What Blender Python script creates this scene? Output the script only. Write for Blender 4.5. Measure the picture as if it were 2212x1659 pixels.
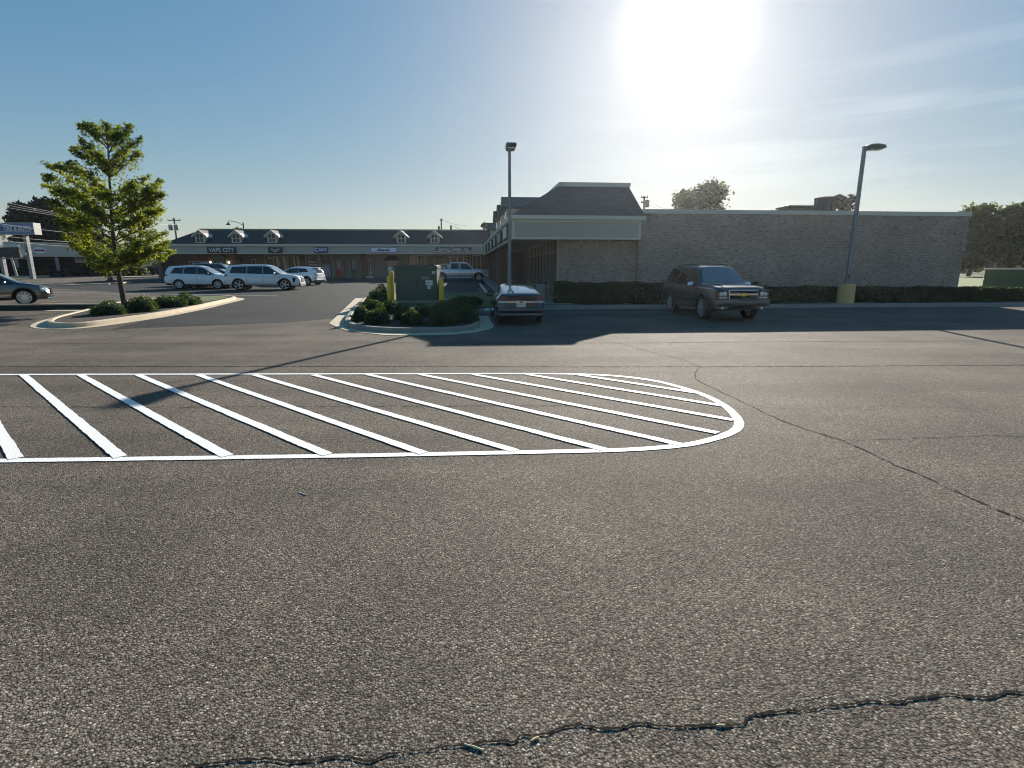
import bpy, bmesh, math, random
import numpy as np
from mathutils import Vector, Matrix
R = math.radians
scene = bpy.context.scene
for o in list(bpy.data.objects): bpy.data.objects.remove(o)
C = scene.collection

# ------------------------------------------------------------------ camera
FPX, CX, CY, PITCH, EYE = 1169.0, 1106.0, 830.0, R(12.16), 1.6
cam_d = bpy.data.cameras.new('camera'); cam_d.sensor_width = 36; cam_d.lens = 36*FPX/2212
cam_d.clip_start = 0.05; cam_d.clip_end = 3000
cam = bpy.data.objects.new('camera', cam_d); C.objects.link(cam)
cam.location = (0, 0, EYE); cam.rotation_euler = (R(90)-PITCH, 0, 0)
scene.camera = cam
# ------------------------------------------------------------------ sky, sun, exposure
SUN_EL, SUN_AZ = R(20.6), R(16.0)            # azimuth to the right of +Y
sun_dir = Vector((math.sin(SUN_AZ)*math.cos(SUN_EL), math.cos(SUN_AZ)*math.cos(SUN_EL), math.sin(SUN_EL)))
world = bpy.data.worlds.new('World'); scene.world = world; world.use_nodes = True
wn, wl = world.node_tree.nodes, world.node_tree.links
wn.clear()
w_out = wn.new('ShaderNodeOutputWorld'); w_bg = wn.new('ShaderNodeBackground')
sky = wn.new('ShaderNodeTexSky'); sky.sky_type = 'NISHITA'; sky.sun_disc = False
sky.sun_elevation = SUN_EL; sky.sun_rotation = SUN_AZ
sky.altitude = 100; sky.air_density = 1.0; sky.dust_density = 0.25; sky.ozone_density = 2.0
w_bg.inputs[1].default_value = 0.15
def wmath(op, a, b=None, c=None):
    n = wn.new('ShaderNodeMath'); n.operation = op
    for i, v in enumerate((a, b, c)):
        if v is None: continue
        if isinstance(v, (int, float)): n.inputs[i].default_value = v
        else: wl.new(v, n.inputs[i])
    return n.outputs[0]
tc = wn.new('ShaderNodeTexCoord')
dotn = wn.new('ShaderNodeVectorMath'); dotn.operation = 'DOT_PRODUCT'
dotn.inputs[1].default_value = sun_dir
wl.new(tc.outputs['Generated'], dotn.inputs[0])
ang = wmath('ARCCOSINE', wmath('MINIMUM', dotn.outputs['Value'], 0.999999))
g1 = wmath('MULTIPLY', wmath('EXPONENT', wmath('MULTIPLY', ang, -1/0.016)), 150.0)
g2 = wmath('MULTIPLY', wmath('EXPONENT', wmath('MULTIPLY', ang, -1/0.17)), 1.0)
glow = wmath('ADD', g1, g2)
# thin cirrus streaks low over the horizon
sep = wn.new('ShaderNodeSeparateXYZ'); wl.new(tc.outputs['Generated'], sep.inputs[0])
mp = wn.new('ShaderNodeMapping'); mp.inputs['Rotation'].default_value = (0, R(13), 0); mp.inputs['Scale'].default_value = (1.6, 1.6, 17)
wl.new(tc.outputs['Generated'], mp.inputs[0])
cn = wn.new('ShaderNodeTexNoise'); cn.inputs['Scale'].default_value = 1.7; cn.inputs['Detail'].default_value = 5
wl.new(mp.outputs[0], cn.inputs[0])
cl = wmath('MULTIPLY', wmath('MAXIMUM', wmath('SUBTRACT', cn.outputs[0], 0.50), 0.0), 7.0)
band = wmath('MULTIPLY', wmath('MAXIMUM', wmath('SUBTRACT', 1.0, wmath('MULTIPLY', wmath('ABSOLUTE', wmath('SUBTRACT', sep.outputs[2], 0.20)), 6.0)), 0.0), wmath('MAXIMUM', sep.outputs[0], 0.0))
cloud = wmath('MULTIPLY', wmath('MULTIPLY', cl, band), 0.7)
def wcol(val, col):
    n = wn.new('ShaderNodeVectorMath'); n.operation = 'SCALE'; n.inputs[0].default_value = col
    wl.new(val, n.inputs['Scale']); return n.outputs[0]
def wadd(a, b):
    n = wn.new('ShaderNodeVectorMath'); n.operation = 'ADD'; wl.new(a, n.inputs[0]); wl.new(b, n.inputs[1]); return n.outputs[0]
gm = wn.new('ShaderNodeGamma'); gm.inputs[1].default_value = 0.55; wl.new(sky.outputs[0], gm.inputs[0])
hs = wn.new('ShaderNodeHueSaturation'); hs.inputs['Saturation'].default_value = 2.3; 
kd = wn.new('ShaderNodeVectorMath'); kd.operation = 'MULTIPLY_ADD'; kd.inputs[1].default_value = (0.2,)*3; kd.inputs[2].default_value = (1.0,)*3; wl.new(gm.outputs[0], kd.inputs[0])
kq = wn.new('ShaderNodeVectorMath'); kq.operation = 'DIVIDE'; wl.new(gm.outputs[0], kq.inputs[0]); wl.new(kd.outputs[0], kq.inputs[1]); wl.new(kq.outputs[0], hs.inputs['Color'])
wl.new(wadd(wadd(hs.outputs[0], wcol(glow, (1.0, 0.97, 0.90))), wcol(cloud, (1.0, 0.96, 0.85))), w_bg.inputs[0])
wl.new(w_bg.outputs[0], w_out.inputs[0])
sl = bpy.data.lights.new('sun', 'SUN'); sl.energy = 5.0; sl.angle = R(0.5); sl.color = (1.0, 0.93, 0.82)
so = bpy.data.objects.new('sun', sl); C.objects.link(so)
so.rotation_euler = (-sun_dir).to_track_quat('-Z', 'Y').to_euler()
so.location = (20, 60, 40)
scene.view_settings.view_transform = 'Standard'; scene.view_settings.look = 'None'
scene.view_settings.exposure = 0.98; scene.view_settings.gamma = 1.0
scene.cycles.use_denoising = True; scene.cycles.pixel_filter_type = 'BLACKMAN_HARRIS'; scene.cycles.filter_width = 1.1
scene.cycles.max_bounces = 6

# ------------------------------------------------------------------ geometry of the lot
def g(Y):
    """height of the pavement: it drains away from the camera to Y=16.5, then rises to the shops"""
    t = min(Y, 80) - 16.5
    return -0.017*min(Y, 80) + 0.03*(0.5*(t+math.sqrt(t*t+2.0)))
def ray(u, v):
    xc, yc = (u-CX)/FPX, (CY-v)/FPX
    y = math.cos(PITCH)+yc*math.sin(PITCH); z = -math.sin(PITCH)+yc*math.cos(PITCH)
    return xc/y, z/y
def P(u, v, Y):
    a, b = ray(u, v); return Vector((a*Y, Y, EYE+b*Y))
def G(u, v, h=0.0):
    a, b = ray(u, v)
    lo, hi = 0.5, 400.0
    for _ in range(60):
        m = (lo+hi)/2
        if EYE+b*m > g(m)+h: lo = m
        else: hi = m
    return Vector((a*lo, lo, g(lo)+h))

# ------------------------------------------------------------------ materials
MATS = {}
def newmat(name):
    m = bpy.data.materials.new(name); m.use_nodes = True
    nt = m.node_tree; b = nt.nodes['Principled BSDF']; MATS[name] = m
    return m, nt, b
def mat(name, col, rough=0.6, metal=0.0, spec=0.5, noise=0.12, nscale=6.0, bump=0.0, bscale=60.0, emit=None, coat=0.0):
    m, nt, b = newmat(name)
    b.inputs['Roughness'].default_value = rough; b.inputs['Metallic'].default_value = metal
    b.inputs['Specular IOR Level'].default_value = spec
    b.inputs['Coat Weight'].default_value = coat; b.inputs['Coat Roughness'].default_value = 0.04
    N, L = nt.nodes, nt.links
    t = N.new('ShaderNodeTexCoord')
    n = N.new('ShaderNodeTexNoise'); n.inputs['Scale'].default_value = nscale; n.inputs['Detail'].default_value = 6
    L.new(t.outputs['Object'], n.inputs[0])
    r = N.new('ShaderNodeMix'); r.data_type = 'RGBA'
    r.inputs[6].default_value = (*[c*(1-noise*1.6) for c in col], 1); r.inputs[7].default_value = (*[min(1, c*(1+noise*1.6)) for c in col], 1)
    L.new(n.outputs[0], r.inputs[0]); L.new(r.outputs[2], b.inputs['Base Color'])
    if bump:
        n2 = N.new('ShaderNodeTexNoise'); n2.inputs['Scale'].default_value = bscale; n2.inputs['Detail'].default_value = 4
        L.new(t.outputs['Object'], n2.inputs[0])
        bp = N.new('ShaderNodeBump'); bp.inputs['Strength'].default_value = bump; bp.inputs['Distance'].default_value = 0.01
        L.new(n2.outputs[0], bp.inputs['Height']); L.new(bp.outputs[0], b.inputs['Normal'])
    if emit:
        b.inputs['Emission Color'].default_value = (*emit[:3], 1); b.inputs['Emission Strength'].default_value = emit[3]
    return m
def asphalt(name, dark, light, stone, tint, scale=80.0, bumpd=0.006, big=0.25):
    m, nt, b = newmat(name); N, L = nt.nodes, nt.links
    t = N.new('ShaderNodeTexCoord')
    v = N.new('ShaderNodeTexVoronoi'); v.inputs['Scale'].default_value = scale
    wob = N.new('ShaderNodeTexNoise'); wob.inputs['Scale'].default_value = scale*0.8; wob.inputs['Detail'].default_value = 2
    L.new(t.outputs['Object'], wob.inputs[0])
    vm = N.new('ShaderNodeVectorMath'); vm.operation = 'MULTIPLY_ADD'; vm.inputs[1].default_value = (0.008,)*3
    L.new(wob.outputs['Color'], vm.inputs[0]); L.new(t.outputs['Object'], vm.inputs[2]); L.new(vm.outputs[0], v.inputs['Vector'])
    sp = N.new('ShaderNodeSeparateColor'); L.new(v.outputs['Color'], sp.inputs[0])
    cr = N.new('ShaderNodeValToRGB'); e = cr.color_ramp.elements
    e[0].position = 0.0; e[0].color = (*dark, 1); e[1].position = 1.0; e[1].color = (*stone, 1)
    for p, c in ((0.35, tuple((a+b_)/2 for a, b_ in zip(dark, light))), (0.8, light), (0.93, tuple(c*1.25 for c in light))):
        q = cr.color_ramp.elements.new(p); q.color = (*c, 1)
    L.new(sp.outputs[0], cr.inputs[0])
    # darker binder between the stones
    dm = N.new('ShaderNodeMapRange'); dm.inputs[1].default_value = 0.25; dm.inputs[2].default_value = 0.75; dm.inputs[3].default_value = 1.0; dm.inputs[4].default_value = 0.30
    L.new(v.outputs['Distance'], dm.inputs[0])
    n = N.new('ShaderNodeTexNoise'); n.inputs['Scale'].default_value = 0.45; n.inputs['Detail'].default_value = 8; n.inputs['Roughness'].default_value = 0.6
    L.new(t.outputs['Object'], n.inputs[0])
    nm = N.new('ShaderNodeMapRange'); nm.inputs[1].default_value = 0.3; nm.inputs[2].default_value = 0.7; nm.inputs[3].default_value = 1-big; nm.inputs[4].default_value = 1+big
    L.new(n.outputs[0], nm.inputs[0])
    # rolled streaks running across the lot
    mp = N.new('ShaderNodeMapping'); mp.inputs['Scale'].default_value = (0.05, 1.1, 1); L.new(t.outputs['Object'], mp.inputs[0])
    n3 = N.new('ShaderNodeTexNoise'); n3.inputs['Scale'].default_value = 1.0; n3.inputs['Detail'].default_value = 5; L.new(mp.outputs[0], n3.inputs[0])
    sm = N.new('ShaderNodeMapRange'); sm.inputs[1].default_value = 0.3; sm.inputs[2].default_value = 0.7; sm.inputs[3].default_value = 0.86; sm.inputs[4].default_value = 1.14
    L.new(n3.outputs[0], sm.inputs[0])
    def mul(a, b_):
        q = N.new('ShaderNodeMath'); q.operation = 'MULTIPLY'; L.new(a, q.inputs[0]); L.new(b_, q.inputs[1]); return q.outputs[0]
    f = mul(mul(dm.outputs[0], nm.outputs[0]), sm.outputs[0])
    # oil drips and damp-looking blotches with ragged edges
    ow = N.new('ShaderNodeTexNoise'); ow.inputs['Scale'].default_value = 2.2; ow.inputs['Detail'].default_value = 6; L.new(t.outputs['Object'], ow.inputs[0])
    ov = N.new('ShaderNodeVectorMath'); ov.operation = 'MULTIPLY_ADD'; ov.inputs[1].default_value = (0.55, 0.55, 0.0); L.new(ow.outputs['Color'], ov.inputs[0]); L.new(t.outputs['Object'], ov.inputs[2])
    o1 = N.new('ShaderNodeTexVoronoi'); o1.inputs['Scale'].default_value = 0.42; L.new(ov.outputs[0], o1.inputs['Vector'])
    oc = N.new('ShaderNodeSeparateColor'); L.new(o1.outputs['Color'], oc.inputs[0])
    osz = N.new('ShaderNodeMapRange'); osz.inputs[1].default_value = 0.35; osz.inputs[2].default_value = 1.0; osz.inputs[3].default_value = 0.0; osz.inputs[4].default_value = 0.20; L.new(oc.outputs[0], osz.inputs[0])
    od = N.new('ShaderNodeMath'); od.operation = 'SUBTRACT'; L.new(o1.outputs['Distance'], od.inputs[0]); L.new(osz.outputs[0], od.inputs[1])
    om = N.new('ShaderNodeMapRange'); om.inputs[1].default_value = -0.12; om.inputs[2].default_value = 0.06; om.inputs[3].default_value = 0.66; om.inputs[4].default_value = 1.0; L.new(od.outputs[0], om.inputs[0])
    f = mul(f, om.outputs[0])
    sc = N.new('ShaderNodeVectorMath'); sc.operation = 'SCALE'; L.new(cr.outputs[0], sc.inputs[0]); L.new(f, sc.inputs['Scale'])
    L.new(sc.outputs[0], b.inputs['Base Color'])
    n4 = N.new('ShaderNodeTexNoise'); n4.inputs['Scale'].default_value = 220; n4.inputs['Detail'].default_value = 4; L.new(t.outputs['Object'], n4.inputs[0])
    hh = N.new('ShaderNodeMath'); hh.operation = 'MULTIPLY_ADD'; hh.inputs[1].default_value = -1.0
    L.new(v.outputs['Distance'], hh.inputs[0]); L.new(n4.outputs[0], hh.inputs[2])
    h2 = N.new('ShaderNodeMath'); h2.operation = 'MULTIPLY_ADD'; h2.inputs[1].default_value = 0.9; L.new(sp.outputs[1], h2.inputs[0]); L.new(hh.outputs[0], h2.inputs[2])
    bp = N.new('ShaderNodeBump'); bp.inputs['Strength'].default_value = 0.7; bp.inputs['Distance'].default_value = bumpd
    L.new(h2.outputs[0], bp.inputs['Height']); L.new(bp.outputs[0], b.inputs['Normal'])
    b.inputs['Roughness'].default_value = 0.85; b.inputs['Specular IOR Level'].default_value = 0.12
    return m
def brick(name, c1, c2, mortar, dark=0.35, dark_amt=0.25, s=1.0):
    m, nt, b = newmat(name); N, L = nt.nodes, nt.links
    t = N.new('ShaderNodeTexCoord'); se = N.new('ShaderNodeSeparateXYZ'); L.new(t.outputs['Object'], se.inputs[0])
    ad = N.new('ShaderNodeMath'); ad.operation = 'ADD'; L.new(se.outputs[0], ad.inputs[0]); L.new(se.outputs[1], ad.inputs[1])
    cb = N.new('ShaderNodeCombineXYZ'); L.new(ad.outputs[0], cb.inputs[0]); L.new(se.outputs[2], cb.inputs[1])
    br = N.new('ShaderNodeTexBrick'); br.inputs['Scale'].default_value = 1.0
    br.inputs['Brick Width'].default_value = 0.215*s; br.inputs['Row Height'].default_value = 0.077*s; br.inputs['Mortar Size'].default_value = 0.009*s
    br.inputs['Color1'].default_value = (*c1, 1); br.inputs['Color2'].default_value = (*c2, 1); br.inputs['Mortar'].default_value = (*mortar, 1)
    L.new(cb.outputs[0], br.inputs[0])
    # snapped noise darkens odd bricks
    w = N.new('ShaderNodeTexNoise'); w.inputs['Scale'].default_value = 1.0; w.inputs['Detail'].default_value = 1
    mp = N.new('ShaderNodeMapping'); mp.inputs['Scale'].default_value = (4.6/s, 13/s, 1); L.new(cb.outputs[0], mp.inputs[0]); L.new(mp.outputs[0], w.inputs[0])
    mr = N.new('ShaderNodeMapRange'); mr.inputs[1].default_value = 0.56; mr.inputs[2].default_value = 0.68; mr.inputs[3].default_value = 1.0; mr.inputs[4].default_value = dark
    L.new(w.outputs[0], mr.inputs[0])
    lg = N.new('ShaderNodeTexNoise'); lg.inputs['Scale'].default_value = 0.8; lg.inputs['Detail'].default_value = 5; L.new(cb.outputs[0], lg.inputs[0])
    l2 = N.new('ShaderNodeMapRange'); l2.inputs[1].default_value = 0.3; l2.inputs[2].default_value = 0.7; l2.inputs[3].default_value = 0.86; l2.inputs[4].default_value = 1.14; L.new(lg.outputs[0], l2.inputs[0])
    mu = N.new('ShaderNodeMath'); mu.operation = 'MULTIPLY'; L.new(mr.outputs[0], mu.inputs[0]); L.new(l2.outputs[0], mu.inputs[1])
    sc = N.new('ShaderNodeVectorMath'); sc.operation = 'SCALE'; L.new(br.outputs[0], sc.inputs[0]); L.new(mu.outputs[0], sc.inputs['Scale'])
    L.new(sc.outputs[0], b.inputs['Base Color']); b.inputs['Roughness'].default_value = 0.9
    bp = N.new('ShaderNodeBump'); bp.inputs['Strength'].default_value = 0.5; bp.inputs['Distance'].default_value = 0.01; bp.invert = True
    L.new(br.outputs['Fac'], bp.inputs['Height']); L.new(bp.outputs[0], b.inputs['Normal'])
    return m
def leafmat(name, c1, c2, trans=0.4, nscale=1.3):
    m, nt, b = newmat(name); N, L = nt.nodes, nt.links
    t = N.new('ShaderNodeTexCoord')
    n = N.new('ShaderNodeTexNoise'); n.inputs['Scale'].default_value = nscale; n.inputs['Detail'].default_value = 6; L.new(t.outputs['Object'], n.inputs[0])
    cr = N.new('ShaderNodeValToRGB'); e = cr.color_ramp.elements; e[0].position = 0.36; e[0].color = (*c1, 1); e[1].position = 0.64; e[1].color = (*c2, 1)
    L.new(n.outputs[0], cr.inputs[0]); L.new(cr.outputs[0], b.inputs['Base Color'])
    b.inputs['Roughness'].default_value = 0.6; b.inputs['Specular IOR Level'].default_value = 0.15 if 'dark' in name or 'far' in name else 0.3
    tr = N.new('ShaderNodeBsdfTranslucent'); br = N.new('ShaderNodeVectorMath'); br.operation = 'MULTIPLY'; br.inputs[1].default_value = (2.0, 2.05, 0.6)
    L.new(cr.outputs[0], br.inputs[0]); L.new(br.outputs[0], tr.inputs[0])
    mx = N.new('ShaderNodeMixShader'); mx.inputs[0].default_value = trans
    L.new(b.outputs[0], mx.inputs[1]); L.new(tr.outputs[0], mx.inputs[2]); L.new(mx.outputs[0], N['Material Output'].inputs[0])
    return m
def shingle(name, c):
    m, nt, b = newmat(name); N, L = nt.nodes, nt.links
    t = N.new('ShaderNodeTexCoord'); se = N.new('ShaderNodeSeparateXYZ'); L.new(t.outputs['Object'], se.inputs[0])
    ad = N.new('ShaderNodeMath'); ad.operation = 'ADD'; L.new(se.outputs[0], ad.inputs[0]); L.new(se.outputs[1], ad.inputs[1])
    cb = N.new('ShaderNodeCombineXYZ'); L.new(ad.outputs[0], cb.inputs[0]); L.new(se.outputs[2], cb.inputs[1])
    br = N.new('ShaderNodeTexBrick'); br.inputs['Scale'].default_value = 1.0; br.inputs['Brick Width'].default_value = 0.3; br.inputs['Row Height'].default_value = 0.11; br.inputs['Mortar Size'].default_value = 0.012
    br.inputs['Color1'].default_value = (*[k*0.9 for k in c], 1); br.inputs['Color2'].default_value = (*[k*1.12 for k in c], 1); br.inputs['Mortar'].default_value = (*[k*0.72 for k in c], 1)
    L.new(cb.outputs[0], br.inputs[0]); L.new(br.outputs[0], b.inputs['Base Color']); b.inputs['Roughness'].default_value = 0.85
    return m
M = {}
M['asphalt'] = asphalt('asphalt', (0.082, 0.066, 0.053), (0.255, 0.215, 0.175), (0.50, 0.44, 0.37), 1, scale=95, bumpd=0.008, big=0.32)
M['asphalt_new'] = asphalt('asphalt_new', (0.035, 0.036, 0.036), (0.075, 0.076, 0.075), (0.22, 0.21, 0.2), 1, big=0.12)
M['tar'] = mat('tar', (0.012, 0.011, 0.010), 0.95, spec=0.1, bump=0.5)
def worn_paint(name):
    m, nt, b = newmat(name); N, L = nt.nodes, nt.links; t = N.new('ShaderNodeTexCoord')
    v = N.new('ShaderNodeTexVoronoi'); v.inputs['Scale'].default_value = 85; L.new(t.outputs['Object'], v.inputs['Vector'])
    n = N.new('ShaderNodeTexNoise'); n.inputs['Scale'].default_value = 5; n.inputs['Detail'].default_value = 9; n.inputs['Roughness'].default_value = 0.7; L.new(t.outputs['Object'], n.inputs[0])
    a = N.new('ShaderNodeMath'); a.operation = 'MULTIPLY_ADD'; a.inputs[1].default_value = 0.85; L.new(n.outputs[0], a.inputs[0]); L.new(v.outputs['Distance'], a.inputs[2])
    r = N.new('ShaderNodeValToRGB'); e = r.color_ramp.elements; e[0].position = 1.0; e[0].color = (0.80, 0.79, 0.76, 1); e[1].position = 1.16; e[1].color = (0.16, 0.145, 0.125, 1)
    L.new(a.outputs[0], r.inputs[0]); L.new(r.outputs[0], b.inputs['Base Color']); b.inputs['Roughness'].default_value = 0.7
    bp = N.new('ShaderNodeBump'); bp.inputs['Strength'].default_value = 0.5; bp.inputs['Distance'].default_value = 0.005; bp.invert = True
    L.new(v.outputs['Distance'], bp.inputs['Height']); L.new(bp.outputs[0], b.inputs['Normal']); return m
M['road_paint'] = worn_paint('road_paint')
M['old_paint'] = mat('old_paint', (0.42, 0.42, 0.42), 0.8, noise=0.25, nscale=9)
M['concrete'] = mat('concrete', (0.50, 0.41, 0.29), 0.85, noise=0.14, nscale=3, bump=0.4, bscale=90)
M['concrete_grey'] = mat('concrete_grey', (0.27, 0.24, 0.20), 0.85, noise=0.14, nscale=3, bump=0.4, bscale=90)
M['mulch'] = mat('mulch', (0.020, 0.011, 0.008), 0.95, noise=0.5, nscale=25, bump=1.0, bscale=40)
M['grass'] = mat('grass', (0.075, 0.105, 0.022), 0.9, noise=0.3, nscale=8, bump=1.0, bscale=70)
M['field'] = mat('field', (0.11, 0.145, 0.030), 0.9, noise=0.3, nscale=0.6, bump=0.6, bscale=20)
M['brick_tan'] = brick('brick_tan', (0.43, 0.305, 0.245), (0.30, 0.205, 0.165), (0.37, 0.315, 0.275), 0.5)
M['brick_red'] = brick('brick_red', (0.20, 0.085, 0.055), (0.14, 0.06, 0.042), (0.22, 0.19, 0.16), 0.5)
M['cream'] = mat('cream', (0.44, 0.40, 0.33), 0.7, noise=0.05)
M['trim'] = mat('trim', (0.62, 0.585, 0.51), 0.6, noise=0.04)
M['shingle'] = shingle('shingle', (0.026, 0.032, 0.036))
M['shingle_brown'] = shingle('shingle_brown', (0.16, 0.13, 0.11))
M['green_cap'] = mat('green_cap', (0.16, 0.22, 0.16), 0.5)
M['glass'] = mat('glass', (0.02, 0.024, 0.028), 0.08, spec=0.2, noise=0.3, nscale=1.5)
M['car_glass'] = mat('car_glass', (0.008, 0.010, 0.012), 0.03, spec=0.7, noise=0.1)
M['tint_glass'] = mat('tint_glass', (0.16, 0.20, 0.22), 0.05, spec=0.8, noise=0.1)
M['white_paint'] = mat('white_paint', (0.80, 0.81, 0.83), 0.25, spec=0.5, noise=0.02, coat=0.8)
M['silver_paint'] = mat('silver_paint', (0.50, 0.51, 0.54), 0.3, metal=0.55, noise=0.03, coat=0.8)
M['grey_paint'] = mat('grey_paint', (0.10, 0.10, 0.10), 0.25, metal=0.6, noise=0.03, coat=0.9)
M['dark_paint'] = mat('dark_paint', (0.055, 0.055, 0.060), 0.3, metal=0.4, noise=0.04, coat=0.9)
M['blue_dark_paint'] = mat('blue_dark_paint', (0.022, 0.030, 0.038), 0.25, metal=0.5, noise=0.04, coat=1.0)
M['black_paint'] = mat('black_paint', (0.012, 0.012, 0.014), 0.25, noise=0.04, coat=1.0)
M['black_plastic'] = mat('black_plastic', (0.02, 0.02, 0.021), 0.6, noise=0.1)
M['rubber'] = mat('rubber', (0.014, 0.014, 0.014), 0.85, spec=0.2, noise=0.15)
M['rear_screen'] = mat('rear_screen', (0.55, 0.62, 0.66), 0.08, metal=0.85, noise=0.02)
M['chrome'] = mat('chrome', (0.75, 0.76, 0.78), 0.12, metal=1.0, noise=0.02)
M['alloy'] = mat('alloy', (0.62, 0.63, 0.65), 0.35, metal=0.25, noise=0.04)
M['lamp_glass'] = mat('lamp_glass', (0.62, 0.65, 0.68), 0.08, metal=0.35, noise=0.1)
M['amber'] = mat('amber', (0.48, 0.13, 0.04), 0.2)
M['red_lens'] = mat('red_lens', (0.14, 0.008, 0.010), 0.12, spec=0.6)
M['gold'] = mat('gold', (0.62, 0.45, 0.10), 0.3, metal=0.7)
M['white_sign'] = mat('white_sign', (0.72, 0.74, 0.86), 0.5, noise=0.03)
M['black_sign'] = mat('black_sign', (0.018, 0.020, 0.024), 0.5)
M['letter'] = mat('letter', (0.62, 0.64, 0.66), 0.6, noise=0.05)
M['letter_dim'] = mat('letter_dim', (0.11, 0.115, 0.12), 0.6, noise=0.1)
M['blue_sign'] = mat('blue_sign', (0.05, 0.09, 0.28), 0.5)
M['blue_light'] = mat('blue_light', (0.14, 0.20, 0.36), 0.5)
M['yellow'] = mat('yellow', (0.85, 0.50, 0.015), 0.45, noise=0.06)
M['cab_green'] = mat('cab_green', (0.055, 0.085, 0.062), 0.5, noise=0.08, nscale=2)
M['bin_green'] = mat('bin_green', (0.030, 0.085, 0.030), 0.55, noise=0.15, nscale=2)
M['steel'] = mat('steel', (0.23, 0.23, 0.24), 0.55, metal=0.2, noise=0.08)
M['fixture'] = mat('fixture', (0.09, 0.085, 0.08), 0.5, noise=0.08)
M['pole_wood'] = mat('pole_wood', (0.10, 0.07, 0.05), 0.9, noise=0.2, nscale=12)
M['dark_metal'] = mat('dark_metal', (0.03, 0.032, 0.034), 0.55, metal=0.2)
M['wire'] = mat('wire', (0.20, 0.20, 0.20), 0.5, metal=0.4)
M['bark'] = mat('bark', (0.07, 0.052, 0.040), 0.95, noise=0.35, nscale=14, bump=1.0, bscale=35)
M['red_door'] = mat('red_door', (0.30, 0.02, 0.025), 0.5)
M['green_door'] = mat('green_door', (0.05, 0.065, 0.045), 0.5)
M['taupe'] = mat('taupe', (0.20, 0.19, 0.155), 0.75, noise=0.07)
M['sconce'] = mat('sconce', (0.9, 0.85, 0.75), 0.3, emit=(1.0, 0.86, 0.66, 3.0))
M['shop_light'] = mat('shop_light', (0.45, 0.36, 0.26), 0.5, noise=0.5, nscale=2.5)
M['poster'] = mat('poster', (0.30, 0.31, 0.36), 0.5, noise=0.7, nscale=3)
M['salmon'] = mat('salmon', (0.52, 0.27, 0.20), 0.6, noise=0.1)
M['orange'] = mat('orange', (0.80, 0.16, 0.05), 0.5)
M['stucco'] = mat('stucco', (0.50, 0.45, 0.37), 0.85, noise=0.07, bump=0.2)
M['white_metal'] = mat('white_metal', (0.66, 0.70, 0.74), 0.5, noise=0.05)
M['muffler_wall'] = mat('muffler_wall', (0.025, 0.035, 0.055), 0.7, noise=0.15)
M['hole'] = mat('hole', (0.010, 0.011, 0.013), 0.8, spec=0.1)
M['twig'] = mat('twig', (0.62, 0.50, 0.34), 0.8, noise=0.1)
M['litter'] = mat('litter', (0.80, 0.79, 0.74), 0.7, noise=0.05)
M['butt'] = mat('butt', (0.72, 0.56, 0.28), 0.7, noise=0.1)
M['leaf_oak'] = leafmat('leaf_oak', (0.040, 0.060, 0.014), (0.18, 0.195, 0.030), 0.52)
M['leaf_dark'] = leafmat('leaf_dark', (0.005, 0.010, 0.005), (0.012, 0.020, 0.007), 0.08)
M['leaf_far'] = leafmat('leaf_far', (0.026, 0.038, 0.013), (0.070, 0.084, 0.024), 0.4)
M['leaf_shrub'] = leafmat('leaf_shrub', (0.018, 0.038, 0.014), (0.065, 0.100, 0.030), 0.25, 7)
M['leaf_hedge'] = leafmat('leaf_hedge', (0.014, 0.034, 0.012), (0.032, 0.060, 0.018), 0.2, 3)
M['core'] = mat('core', (0.010, 0.018, 0.008), 0.95)

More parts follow.
